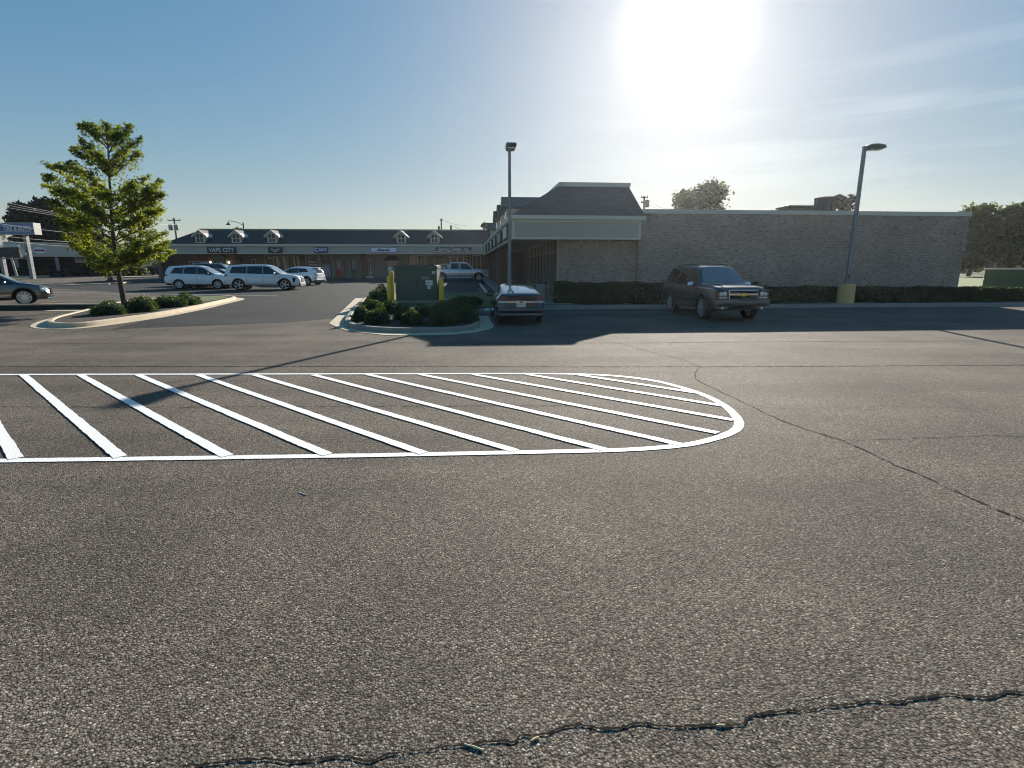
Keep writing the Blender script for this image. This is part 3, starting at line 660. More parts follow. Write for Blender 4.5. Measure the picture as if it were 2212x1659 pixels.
text_obj('M0C 97W', .085, 'red_lens', pl, Matrix.Translation((-2.231, 0, .722)) @ Matrix.Rotation(R(-90), 4, 'Z') @ Matrix.Rotation(R(90), 4, 'X'), W=.26, depth=.004)
MB().tube([(-.95, 0, 1.36), (-1.12, 0, 1.52)], .006, 5).obj('antenna', 'black_plastic', t)
a1, a2 = G(1076, 701), G(1166, 699)
ctr = (a1+a2)/2; hd = R(95.5); place(t, ctr+Vector((math.cos(hd), math.sin(hd), 0))*1.5, 95.5); t.scale = (.94, .94, .90); t.location.z = g(t.location.y)
# --- long white three-row suv
c = Car([(-2.57, .95), (-2.5, 1.2), (-2.32, 1.66), (-2.2, 1.74), (-1.4, 1.79), (.2, 1.79), (.55, 1.73), (1.35, 1.16), (1.5, 1.13), (2.2, 1.04), (2.47, .93), (2.57, .74)],
        [(-2.57, .8), (-2.45, 1.10), (-2.2, 1.13), (1.2, 1.05), (2.2, .94), (2.57, .66)],
        [(-2.57, .46), (-2.2, .34), (1.9, .26), (2.2, .28), (2.57, .30)],
        [(-2.57, .78), (-2.42, .94), (-2.1, .99), (1.9, .995), (2.25, .95), (2.45, .86), (2.57, .70)], .34)
t = thing('suv', 'long white three-row suv with black roof rails, nearest of the parked white cars', 'suv', group='white cars parked in the lot')
b, xf, xr, ar = build_car(t, c, 'white_paint', 3.10, .0, .395, 5, 'alloy', wins=[[(-2.12, 1.20), (-1.0, 1.16), (-.95, 1.66), (-1.95, 1.62)], [(-.97, 1.16), (.10, 1.13), (.08, 1.67), (-.92, 1.66)], [(.13, 1.13), (1.25, 1.09), (.52, 1.62), (.11, 1.67)]],
    ws=[(1.30, .74), (1.30, -.74), (.56, -.60), (.56, .60)], rw=None, handles=[(-.8, 1.02), (.3, .99)], mirror=(.95, 1.13, 1.1), rails=(-1.9, .3, 'black_plastic'), twin=True, wt=.28, rimf=.74)
c.end([(.52, .98), (.92, .98), (.92, 1.10), (.52, 1.10)], False, .012).obj('tail_light', 'red_lens', t); c.end([(-.52, .98), (-.92, .98), (-.92, 1.10), (-.52, 1.10)], False, .012).obj('tail_light', 'red_lens', t)
for sg in (-1, 1):
    c.side([(-2.42, .97), (-2.22, 1.0), (-2.24, 1.08), (-2.43, 1.12)], sg, .01).obj('tail_light', 'red_lens', t)
    c.side([(-1.05, .42), (1.05, .40), (1.05, .445), (-1.05, .465)], sg, .014).obj('sill_strip', 'hole', t)
    c.side([(.98, .42), (1.12, .42), (1.19, .72), (1.13, .66)], sg, .01).obj('air_vent', 'hole', t)
    c.side([(2.12, .55), (2.22, .52), (2.36, .86), (2.10, .88)], sg, .01).obj('front_vent', 'hole', t)
    c.side([(1.98, .94), (2.34, .88), (2.34, .915), (2.0, .97)], sg, .012).obj('headlight', 'lamp_glass', t)
MB().box(2.50, 2.60, -.42, .42, .56, .90).obj('grille', 'black_plastic', t, bevel=.03)
MB().box(2.48, 2.62, -.80, .80, .44, .54).obj('front_bumper', 'white_paint', t, bevel=.03, smooth=True); MB().box(2.46, 2.60, -.80, .80, .26, .43).obj('lower_bumper', 'black_plastic', t, bevel=.02)
seam(c, t, -1.0, .5, -1.0, 1.14); seam(c, t, .11, .5, .11, 1.12); seam(c, t, 1.22, .5, 1.25, 1.06)
f_, r_ = G(609.4, 627), G(514, 628)
place(t, (f_+r_)/2+Vector((0, 1.0, 0)), 8)
# --- white crossover behind it
c = Car([(-2.30, .9), (-2.24, 1.2), (-2.05, 1.60), (-1.9, 1.66), (-1.0, 1.70), (.1, 1.70), (.4, 1.64), (1.25, 1.10), (1.4, 1.07), (2.0, .97), (2.22, .84), (2.30, .66)],
        [(-2.3, .8), (-2.15, 1.04), (-1.9, 1.08), (1.1, .99), (2.0, .88), (2.30, .60)],
        [(-2.3, .44), (-2.0, .32), (1.9, .27), (2.3, .32)],
        [(-2.3, .72), (-2.15, .85), (-1.9, .885), (1.6, .89), (2.05, .83), (2.3, .64)], .34)
t = thing('crossover', 'white crossover with its bonnet overlapped by the tail of the long white suv', 'crossover car', group='white cars parked in the lot')
b, xf, xr, ar = build_car(t, c, 'white_paint', 2.64, .02, .345, 9, 'alloy', wins=[[(-1.85, 1.14), (-1.0, 1.12), (-.9, 1.57), (-1.55, 1.54)], [(-.96, 1.12), (-.05, 1.08), (-.02, 1.60), (-.86, 1.58)], [(-.02, 1.08), (1.12, 1.04), (.40, 1.52), (.01, 1.60)]],
    ws=[(1.20, .66), (1.20, -.66), (.42, -.54), (.42, .54)], handles=[(-.75, .97), (.2, .94)], mirror=(.80, 1.08, 1.0), mirror_mat='black_plastic', rails=(-1.6, .1, 'black_plastic'), wt=.22, sills=(.27, .36), rimf=.72)
for sg in (-1, 1):
    c.side([(-2.26, .92), (-2.02, 1.0), (-2.05, 1.08), (-2.22, 1.06)], sg, .012).obj('tail_light', 'red_lens', t)
    c.side([(1.95, .80), (2.20, .70), (2.22, .80), (1.85, .90)], sg, .012).obj('headlight', 'lamp_glass', t)
    c.side([(-2.25, .30), (-1.72, .30), (-1.70, .42), (-2.25, .46)], sg, .012).obj('bumper_trim', 'black_plastic', t)
seam(c, t, -.04, .4, -.04, 1.06); seam(c, t, -.98, .5, -.98, 1.1); seam(c, t, 1.02, .4, 1.05, 1.0)
f_, r_ = G(462.7, 624.5), G(385, 626)
place(t, (f_+r_)/2+Vector((0, .9, 0)), 9)
# --- small white crossover facing away to the left
c = Car([(-2.10, .78), (-2.06, 1.05), (-1.85, 1.36), (-1.55, 1.49), (-.8, 1.55), (.0, 1.55), (.35, 1.48), (1.15, 1.05), (1.3, 1.02), (1.85, .93), (2.03, .80), (2.10, .62)],
        [(-2.1, .72), (-2.0, .98), (-1.7, 1.03), (1.0, .95), (1.9, .84), (2.1, .56)],
        [(-2.1, .46), (-1.85, .32), (1.8, .26), (2.1, .30)],
        [(-2.1, .72), (-1.97, .86), (-1.7, .895), (1.5, .90), (1.9, .82), (2.1, .62)], .38)
t = thing('crossover', 'small white crossover with black wheel arches, its sunlit tail toward the shops', 'crossover car', group='white cars parked in the lot')
b, xf, xr, ar = build_car(t, c, 'white_paint', 2.60, .0, .335, 5, 'alloy', trim=.07, wins=[[(-1.45, 1.12), (-.55, 1.04), (-.45, 1.42), (-1.15, 1.38)], [(-.50, 1.04), (1.0, 1.0), (.36, 1.38), (-.42, 1.43)]],
    ws=[(1.10, .64), (1.10, -.64), (.36, -.52), (.36, .52)], handles=[(-.6, .93), (.35, .90)], mirror=(.65, 1.0, 1.0), wt=.22, sills=(.24, .40), twin=True)
c.end([(-.56, 1.04), (.56, 1.04), (.52, 1.30), (-.52, 1.30)], False, .012).obj('rear_window', 'car_glass', t)
for sg in (-1, 1):
    c.end([(sg*.42, .90), (sg*.86, .90), (sg*.86, .97), (sg*.42, .96)], False, .012).obj('tail_light', 'red_lens', t)
    c.end([(sg*.62, .58), (sg*.84, .58), (sg*.84, .68), (sg*.62, .68)], False, .012).obj('reverse_light', 'lamp_glass', t)
MB().box(-2.16, -2.04, -.72, .72, .42, .52).obj('rear_bumper', 'silver_paint', t, bevel=.03)
MB().box(-2.14, -2.0, -.78, .78, .27, .41).obj('lower_bumper', 'black_plastic', t, bevel=.03)
MB().box(-1.98, -1.62, -.55, .55, 1.46, 1.49).obj('spoiler', 'white_paint', t, bevel=.01)
w_ = G(678, 616.5); place(t, w_+Vector((-1.45, .55, 0)), 168)
# --- dark suv and black sedan between / behind
c = Car([(-2.4, .9), (-2.3, 1.35), (-2.0, 1.75), (-1.2, 1.82), (.3, 1.80), (.6, 1.72), (1.3, 1.15), (2.2, 1.02), (2.4, .7)], [(-2.4, .8), (-2.2, 1.08), (1.2, 1.05), (2.2, .95), (2.4, .62)],
        [(-2.4, .4), (2.4, .35)], [(-2.4, .8), (-2.2, .95), (1.9, .96), (2.4, .75)], .34)
t = thing('suv', 'black suv mostly hidden behind the two nearest white cars, only its roof and glass showing', 'suv')
build_car(t, c, 'black_paint', 2.9, 0, .38, 5, 'alloy', wins=[[(-2.0, 1.15), (-.9, 1.13), (-.85, 1.66), (-1.8, 1.64)], [(-.85, 1.13), (1.05, 1.1), (.5, 1.62), (-.8, 1.67)]], ws=[(1.22, .7), (1.22, -.7), (.6, -.58), (.6, .58)], handles=[(0, 1.0)], mirror=(.9, 1.1, 1), rails=(-1.7, .2, 'chrome'))
p = P(474, 600, 47.5); place(t, (p.x, 47.5, g(47.5)), 4)
c = Car([(-2.3, .8), (-2.2, 1.0), (-1.8, 1.06), (-1.1, 1.38), (-.3, 1.46), (.3, 1.42), (1.15, 1.0), (2.0, .85), (2.3, .6)], [(-2.3, .7), (-2.1, .92), (1.1, .88), (2.0, .76), (2.3, .52)],
        [(-2.3, .3), (2.3, .25)], [(-2.3, .7), (-2.1, .86), (1.9, .87), (2.3, .68)], .4)
t = thing('sedan', 'black sedan with a bright curved roof edge, squeezed between the two nearest white cars', 'sedan car')
build_car(t, c, 'black_paint', 2.7, 0, .33, 5, 'alloy', wins=[[(-1.35, 1.0), (-.3, .97), (-.25, 1.34), (-1.0, 1.28)], [(-.25, .97), (1.0, .95), (.3, 1.33), (-.2, 1.36)]], ws=[(1.1, .62), (1.1, -.62), (.3, -.5), (.3, .5)], rw=[(-1.15, .5), (-1.15, -.5), (-1.75, -.6), (-1.75, .6)], handles=[(0, .85)], mirror=(.7, .95, 1))
p = P(473, 600, 43.2); place(t, (p.x, 43.2, g(43.2)), 8)
# --- silver crew-cab pickup
c = Car([(-2.92, 1.0), (-2.88, 1.22), (-1.02, 1.26), (-1.0, 1.72), (-.9, 1.86), (-.5, 1.91), (.55, 1.89), (.85, 1.82), (1.45, 1.28), (1.6, 1.25), (2.6, 1.18), (2.82, 1.08), (2.92, .85)],
        [(-2.92, .9), (-2.85, 1.17), (-1.0, 1.20), (1.3, 1.17), (2.6, 1.06), (2.92, .8)],
        [(-2.92, .62), (-2.6, .50), (2.4, .44), (2.92, .50)],
        [(-2.92, .90), (-2.8, .98), (-1.0, 1.0), (2.3, 1.0), (2.7, .95), (2.92, .86)], .30, .03)
t = thing('pickup_truck', 'silver crew-cab pickup with a sport bar nosed up to the covered walkway', 'pickup truck')
b, xf, xr, ar = build_car(t, c, 'silver_paint', 3.65, .10, .41, 6, 'alloy', archr=.50, wins=[[(-.85, 1.25), (.02, 1.23), (.02, 1.78), (-.80, 1.78)], [(.12, 1.23), (1.28, 1.22), (.78, 1.74), (.14, 1.79)]],
    ws=[(1.42, .76), (1.42, -.76), (.84, -.66), (.84, .66)], handles=[(-.65, 1.12), (.35, 1.10)], mirror=(1.15, 1.22, 1.3), mirror_mat='black_plastic', wt=.28, glass='glass')
MB().tube([(-1.05, -.8, 1.24), (-1.2, -.75, 1.70), (-1.2, .75, 1.70), (-1.05, .8, 1.24)], .04, 8).tube([(-1.2, -.75, 1.68), (-2.3, -.82, 1.60), (-2.45, -.86, 1.26)], .035, 8).tube([(-1.2, .75, 1.68), (-2.3, .82, 1.60), (-2.45, .86, 1.26)], .035, 8).tube([(-1.1, -.88, 1.42), (-2.4, -.88, 1.36)], .03, 8).obj('sport_bar', 'silver_paint', t, smooth=True)
for sg in (-1, 1):
    MB().tube([(-1.2, sg*1.0, .36), (1.2, sg*1.0, .36)], .05, 8).obj('side_step', 'chrome', t, smooth=True)
    MB().box(2.80, 2.93, min(sg*.55, sg*.88), max(sg*.55, sg*.88), .88, 1.08).obj('headlight', 'lamp_glass', t, bevel=.02)
MB().box(2.84, 2.96, -.52, .52, .78, 1.10).obj('grille', 'black_plastic', t, bevel=.02)
MB().box(2.78, 2.98, -.92, .92, .50, .74).obj('front_bumper', 'chrome', t, bevel=.03)
MB().box(-2.98, -2.85, -.9, .9, .52, .70).obj('rear_bumper', 'chrome', t, bevel=.03)
seam(c, t, -.98, .6, -.98, 1.22); seam(c, t, .07, .6, .07, 1.2); seam(c, t, 1.38, .6, 1.38, 1.18)
f_ = G(1033, 608.5); hd = R(4); place(t, f_+Vector((-1.95*math.cos(hd), -1.95*math.sin(hd)+1.0, 0)), 4)
# --- grey crossover entering at the left edge
c = Car([(-2.32, .9), (-2.2, 1.25), (-1.9, 1.58), (-1.0, 1.64), (.1, 1.63), (.4, 1.56), (1.20, 1.08), (1.35, 1.05), (2.0, .93), (2.24, .80), (2.32, .62)],
        [(-2.32, .8), (-2.1, 1.0), (1.1, .96), (2.0, .84), (2.32, .55)], [(-2.32, .4), (-2.0, .3), (1.9, .25), (2.32, .28)],
        [(-2.32, .78), (-2.15, .92), (-1.8, .945), (1.5, .945), (1.95, .90), (2.2, .78), (2.32, .62)], .36)
t = thing('crossover', 'metallic grey crossover cut off by the left edge, its sunlit nose pointing right', 'crossover car')
b, xf, xr, ar = build_car(t, c, 'grey_paint', 2.85, -.05, .37, 10, 'alloy', trim=.05, wins=[[(-1.7, 1.05), (-.2, 1.03), (-.15, 1.5), (-1.4, 1.48)], [(-.12, 1.03), (1.08, 1.0), (.4, 1.46), (-.08, 1.51)]], ws=[(1.15, .68), (1.15, -.68), (.4, -.55), (.4, .55)], handles=[(-.8, .9), (.2, .88)], mirror=(.8, 1.03, 1), sills=(.24, .36), rimf=.74, twin=True)
for sg in (-1, 1):
    c.end([(sg*.50, .66), (sg*.86, .66), (sg*.86, .80), (sg*.55, .78)], True, .012).obj('headlight', 'lamp_glass', t)
MB().box(2.24, 2.36, -.40, .40, .46, .74).obj('grille', 'hole', t, bevel=.02)
MB().box(2.22, 2.38, -.75, .75, .26, .38).obj('front_bumper', 'chrome', t, bevel=.04, smooth=True)
f_ = G(44, 660.5); hd = R(36); place(t, f_+Vector((-1.37*math.cos(hd)-.8*math.sin(hd), -1.37*math.sin(hd)+.8*math.cos(hd)+.3, 0)), 36); t.location.z = g(t.location.y)

# ------------------------------------------------------------------ ground, drives, markings
def make_ground():
    mb = MB(); ys = [-15+i for i in range(0, 106)]+[120, 180, 300, 450]
    xs = [-450, -60, -20, 20, 60, 450]
    vs = [(x, y, g(y)) for y in ys for x in xs]; n = len(xs)
    fs = [(j*n+i, j*n+i+1, (j+1)*n+i+1, (j+1)*n+i) for j in range(len(ys)-1) for i in range(n-1)]
    return struct(mb.add(vs, fs).obj('ground', 'asphalt'))
ground = make_ground()
drive = [G(240, 712), G(420, 705), G(620, 697), G(745, 687), G(790, 646), G(850, 640), Vector((-2.5, 36, 0)), Vector((-2.5, 61, 0)), Vector((-42, 60, 0)), Vector((-42, 46, 0)), Vector((-17, 31, 0)), G(511, 650), G(430, 668), G(340, 685)]
struct(sheet('driveway', drive, 'asphalt_new', .004))
# hatched island painted on the asphalt
top = [(-60, 810.4), (0, 810.0), (400, 809.2), (768, 808.6), (1100, 808.0), (1244, 808.4), (1338, 813), (1407.6, 822), (1444, 830), (1513, 850), (1562, 874), (1590, 899), (1598, 915), (1594, 927), (1576, 938), (1531, 953), (1475, 964), (1400, 970.5), (1310, 974.5), (1114, 978.6), (914.6, 982.8), (768, 985.4), (400, 991), (0, 996.3), (-160, 998.5)]
outl = [G(u, v).xy for u, v in top]
def smooth_open(pts, it=2):
    for _ in range(it):
        o = [pts[0]]
        for a, b in zip(pts, pts[1:]): o += [a.lerp(b, .25), a.lerp(b, .75)]
        pts = o+[pts[-1]]
    return pts
LW = 0.105
def paint_ribbon(name, pts, w, dz, seed):
    a, b = ribbon(pts, w, 0.0012, 0.035, 0.05, seed)
    n = len(a); mb = MB()
    vs = []
    for p, q in zip(a, b): vs += [(p.x, p.y, g(p.y)+dz), (q.x, q.y, g(q.y)+dz)]
    mb.add(vs, [(2*i, 2*i+1, 2*i+3, 2*i+2) for i in range(n-1)])
    o = mb.obj(name, 'road_paint')
    for f in o.data.polygons:
        if f.normal.z < 0: o.data.flip_normals(); break
    return o
struct(paint_ribbon('road_marking', smooth_open(outl), LW, .006, 3))
stripes = [((-75, 811), (34.7, 992)), ((50.3, 811), (260.4, 989)), ((173.6, 811), (491, 987)), ((298.6, 811), (708, 984)), ((429, 811), (914.6, 981)), ((550, 811), (1114, 976)), ((677, 811), (1306, 973)), ((793, 810), (1470, 962)), ((907.7, 810), (1550, 937)), ((1022, 810), (1584, 909)), ((1138.6, 810), (1568, 879)), ((1244, 810), (1511, 851))]
for i, (a, b) in enumerate(stripes):
    struct(paint_ribbon('road_marking', [G(*a).xy, G(*b).xy], LW, .0095, 20+i))
# cracks and seams
def crack(name, pts, w, jit, wj, seed, dz=.004, step=.035):
    a, b = ribbon([G(u, v).xy for u, v in pts], w, jit, wj, step, seed)
    vs = []
    for p, q in zip(a, b): vs += [(p.x, p.y, g(p.y)+dz), (q.x, q.y, g(q.y)+dz)]
    return struct(MB().add(vs, [(2*i, 2*i+1, 2*i+3, 2*i+2) for i in range(len(a)-1)]).obj(name, 'tar'))
crack('pavement_crack', [(1175, 719), (1262, 733), (1338, 742), (1404, 761), (1473, 776.4), (1513, 793), (1501, 806), (1501, 816), (1508, 824), (1558, 847), (1614, 873), (1656, 894), (1702, 915), (1763, 935), (1822, 953), (1850, 965.6), (1871, 975), (1916, 996), (1965, 1017.7), (2017, 1040), (2086, 1071), (2152, 1100), (2240, 1140)], .013, .006, .5, 1)
crack('pavement_crack', [(1822, 952.7), (1871, 950.7), (1965, 946.5), (2062, 944.7), (2124, 941), (2240, 946)], .009, .005, .5, 2)
crack('pavement_seam', [(-200, 793), (300, 792.5), (800, 792), (1150, 793), (1513, 793), (1800, 791.5), (2300, 789)], .034, .006, .6, 3)
crack('pavement_seam', [(-200, 742), (400, 742), (1000, 741), (1338, 741.5), (1800, 738), (2300, 737)], .034, .006, .4, 4)
crack('pavement_seam', [(-200, 880), (400, 880), (900, 878), (1300, 877)], .012, .006, .6, 5)
crack('pavement_crack', [(243, 712), (290, 723), (270, 735), (235, 742)], .012, .012, .5, 6)
crack('pavement_crack', [(-20, 694), (60, 690), (110, 705)], .02, .008, .4, 7)
for k, pts in enumerate([[(400, 1656), (493.7, 1648), (585, 1638), (632, 1648), (732, 1636), (795, 1644), (882, 1622), (945, 1618), (985, 1612)], [(985, 1612), (1049, 1606), (1109, 1602), (1128, 1591), (1188, 1590.7), (1202, 1581), (1255, 1566)], [(1255, 1566), (1287, 1573), (1327, 1579), (1385, 1566), (1454, 1572), (1608, 1566), (1628, 1547), (1681, 1537), (1753, 1533), (1840, 1523)], [(1840, 1523), (1875, 1515), (1923, 1522), (1964, 1513), (2057, 1501), (2085, 1507), (2142, 1507), (2174, 1499), (2260, 1498)], [(1860, 1536), (1880, 1533), (1905, 1524)]]):
    crack('pavement_crack', pts, (.0085, .0085, .009, .010, .003)[k], .0022, .5, 10+k, step=.012)
# ravelled edge: loose stones lying along the long crack
rnd = random.Random(5); mb = MB()
line = [(493, 1648), (732, 1636), (882, 1622), (1109, 1602), (1188, 1590), (1327, 1579), (1454, 1572), (1608, 1566), (1753, 1533), (1923, 1522), (2085, 1507), (2212, 1499)]
for i in range(500):
    u = rnd.uniform(300, 2240); v = lp(u, line)+rnd.gauss(10, 26); p = G(u, v); r = rnd.uniform(.0018, .0042)
    T = Matrix.Translation((p.x, p.y, p.z+r*.4)) @ Matrix.Rotation(rnd.uniform(0, 6.3), 4, 'Z') @ Matrix.Rotation(rnd.uniform(-.4, .4), 4, 'X')
    mb.add([T @ Vector(q) for q in ((-r, -r*.7, -r*.5), (r, -r*.8, -r*.5), (r*.8, r*.8, -r*.5), (-r*.9, r*.6, -r*.5), (-r*.5, -r*.3, r*.6), (r*.5, -r*.4, r*.5), (r*.4, r*.5, r*.6), (-r*.5, r*.3, r*.5))], [(0, 1, 5, 4), (1, 2, 6, 5), (2, 3, 7, 6), (3, 0, 4, 7), (4, 5, 6, 7)])
M['chips'] = mat('chips', (0.34, 0.31, 0.26), 0.8, noise=0.45, nscale=60)
gr_ = mb.obj('gravel', 'chips'); tag(gr_, 'loose grey stone chips scattered along the long crack in the foreground', 'gravel'); gr_['kind'] = 'stuff'
# litter
def stick(name, a, b, r, m, label, cat, grp=None):
    p, q = G(*a), G(*b); p.z += r; q.z += r
    return tag(MB().tube([p, p.lerp(q, .5)+Vector((0, .002, .001)), q], r, 8).obj(name, m, smooth=True), label, cat, grp)
stick('paper_stick', (644, 1065), (663, 1071), .003, 'litter', 'thin white stick lying alone below the hatched stripes', 'litter')
stick('twig', (1003.6, 1610.5), (1043, 1623), .0035, 'twig', 'pale bone-coloured twig beside the foreground crack', 'twig')
stick('cigarette_butt', (1148.4, 1602.5), (1164, 1596), .0042, 'butt', 'yellow cigarette butt just right of the pale twig', 'litter', 'cigarette butts by the crack')
stick('cigarette_butt', (1548, 1570), (1564.4, 1570.6), .0042, 'butt', 'yellow cigarette butt lying level in the crack, farther right than the other', 'litter', 'cigarette butts by the crack')
# manhole square
mh = thing('manhole', 'rusty round manhole lid in a pale concrete square left of the tree island', 'manhole cover')
qc = [G(80, 669.6+.2), G(290, 663.5), G(330, 663), G(235, 669.8)]
qc = [G(78, 670.5+1.5), G(160, 664.0+1), G(325, 663.5), G(238, 671)]
cen = sum((Vector((p.x, p.y, 0)) for p in qc), Vector())/4; sx = 1.25
sq = [(cen.x-sx, cen.y-1.2), (cen.x+sx, cen.y-1.1), (cen.x+sx*1.0, cen.y+1.2), (cen.x-sx, cen.y+1.1)]
mh.location = (0, 0, 0)
sheet('concrete_collar', sq, 'concrete', .014, parent=mh)
M['rust'] = mat('rust', (0.10, 0.055, 0.035), 0.8, noise=0.3, nscale=20)
sheet('lid', [(cen.x+.42*math.cos(a*math.pi/12), cen.y+.42*math.sin(a*math.pi/12)) for a in range(24)], 'rust', .020, parent=mh)
# tree island on the left
is1 = [(101, 702), (104, 706.5), (135, 709.5), (177, 708), (230, 701), (285, 693), (340, 685), (430, 667.5), (470, 657.5), (508, 649), (511, 647), (503, 645), (476, 643), (425, 644), (330, 650), (250, 659), (200, 672), (150, 685), (115, 694)]
I1 = chaikin([G(u, v).xy for u, v in is1], 1)
k1 = kerb(I1, .15, .17); struct(k1)
struct(sheet('gutter', inset(I1, -.42), 'concrete', .012, ring=I1))
struct(sheet('planting_bed', inset(I1, .13), 'mulch', .115))
gz = [G(u, v).xy for u, v in ((405, 664), (470, 654), (503, 646.5), (470, 645), (425, 646.5), (395, 650))]
struct(sheet('grass_patch', inset(gz, .05), 'grass', .135))
# median kerb behind it
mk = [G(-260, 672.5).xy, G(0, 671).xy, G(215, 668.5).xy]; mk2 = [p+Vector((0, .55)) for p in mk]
def bar_kerb(a, b, h, name='kerb', m='concrete_grey'):
    mb = MB(); n = len(a); vs = []
    for p, q in zip(a, b): vs += [(p.x, p.y, g(p.y)-.05), (p.x, p.y+.02, g(p.y)+h), (q.x, q.y, g(q.y)+h), (q.x, q.y+.01, g(q.y)-.05)]
    fs = [(4*i+k, 4*i+k+1, 4*i+k+5, 4*i+k+4) for i in range(n-1) for k in range(3)]+[(0, 1, 2, 3), tuple(4*(n-1)+k for k in (3, 2, 1, 0))]
    return struct(mb.add(vs, fs).obj(name, m))
bar_kerb(mk, mk2, .20, 'median', 'asphalt_new'); bar_kerb([q+Vector((0, .56)) for q in mk], [q+Vector((0, .72)) for q in mk], .215, 'kerb', 'concrete')  # dark asphalt puts the shade on the median's face into its colour
a_ = [G(118, 620).xy, G(235, 615).xy, Vector((-36, 50.5))]; bar_kerb(a_, [p+Vector((0, 1.5)) for p in a_], .12, 'median', 'concrete')
a_ = [G(233, 604).xy, G(380, 599.5).xy, Vector((-39, 70))]; 
a_ = [Vector((-52, 61)), Vector((-40, 65))]
bar_kerb([G(235, 602).xy, G(400, 598).xy], [G(235, 602).xy+Vector((0, 3.2)), G(400, 598).xy+Vector((0, 3.2))], .14, 'pavement', 'concrete')
bar_kerb([G(-120, 603).xy, G(62, 600.5).xy], [G(-120, 603).xy+Vector((0, 3)), G(62, 600.5).xy+Vector((0, 3))], .18, 'kerb', 'concrete')
# worn street paint far left
for (u0, v0, u1, v1) in ((0, 611, 95, 609.5), (60, 614.5, 88, 613.3), (20, 606.5, 170, 603.6), (90, 632, 600, 640), (0, 599, 140, 598)):
    p, q = G(u0, v0).xy, G(u1, v1).xy
    struct(sheet('road_marking', [p, q, q+Vector((0, .14)), p+Vector((0, .14))], 'old_paint', .008))
# shrub peninsula and the verge along the corner building
phi = R(5.1); ux, uy = Vector((math.cos(phi), math.sin(phi))), Vector((-math.sin(phi), math.cos(phi)))
BO = Vector((0.0, 26.65))
def W(x, y): return BO+ux*x+uy*y
is2 = [(743, 697), (750, 707), (775, 714.5), (831, 719.5), (896, 720.5), (983, 718.5), (1022, 714), (1037, 707), (1036, 698), (1031, 677), (1062, 674.5), (1180, 668), (1500, 666), (1826, 663.5), (2212, 661), (2500, 659.5)]
I2f = [G(u, v).xy for u, v in is2]
I2 = I2f+[W(36, 2.5), W(24, 2.6), W(-.22, 2.6), W(-.22, 6.9), Vector((-7.9, 33.4)), G(790, 645).xy, G(765, 668).xy]
cor = []
n = len(I2)
for i, p in enumerate(I2):
    cor.append(p)
I2s = []
for i in range(n):
    a, b, c2 = I2[i-1], I2[i], I2[(i+1) % n]
    if i in (1, 2, 3, 4, 5, 6, 7, 8, 0, n-1, n-2): I2s += [b.lerp(a, .25), b.lerp(c2, .25)] if (a-b).length > .3 else [b]
    else: I2s.append(b)
k2 = kerb(I2s, .15, .17, mname='concrete_grey'); struct(k2)
def verge_z(y): return g(y)
struct(sheet('planting_bed', inset([p for p in I2s], .12), 'mulch', .11))
struct(sheet('grass_patch', [W(-7.0, 1.2), W(-6.4, -2.4), W(-3.4, -2.9), W(3.0, -2.9), W(3.0, -.4), W(-.4, 2.2), W(-.4, 6.6), Vector((-7.6, 33.1))], 'grass', .13))
ap = [G(u, v).xy for u, v in ((711, 699.5), (730, 709), (752, 716), (831, 725), (896, 726), (983, 724), (1030, 718.5), (1060, 711.5), (1068, 706), (1054, 684))]
inn = [G(u, v).xy for u, v in ((743, 697), (750, 707), (775, 714.5), (831, 719.5), (896, 720.5), (983, 718.5), (1022, 714), (1037, 707), (1036.5, 702), (1032.5, 684))]
q1, q2 = G(789, 645).xy, G(779, 645.5).xy
struct(sheet('gutter', [Vector((q1.x-.05, q1.y))]+inn, 'concrete', .012, ring=[Vector((q1.x-.55, q1.y))]+ap))
struct(sheet('gutter', [G(u, v).xy for u, v in ((1062, 674.5), (1180, 668), (1500, 666), (1826, 663.5), (2212, 661), (2500, 659.5))], 'concrete_grey', .010, ring=[G(u, v).xy-Vector((0, .42)) for u, v in ((1062, 674.5), (1180, 668), (1500, 666), (1826, 663.5), (2212, 661), (2500, 659.5))]))
# covered walk slab + entrance slab
mb = MB()
for y0 in range(-2, 37, 2):
    pts = [W(-.2, y0), W(2.6, y0), W(2.6, y0+2), W(-.2, y0+2)]
    if y0 < 2: pts = [W(-.2, y0), W(2.6, y0), W(2.6, y0+2), W(-.2, y0+2)]
    zs = [g(p.y)+.17 for p in pts]
    mb.add([(p.x, p.y, z) for p, z in zip(pts, zs)]+[(p.x, p.y, z-.25) for p, z in zip(pts, zs)], [(0, 1, 2, 3), (0, 4, 5, 1), (3, 2, 6, 7), (0, 3, 7, 4), (1, 5, 6, 2)])
struct(mb.obj('walkway', 'concrete_grey'))
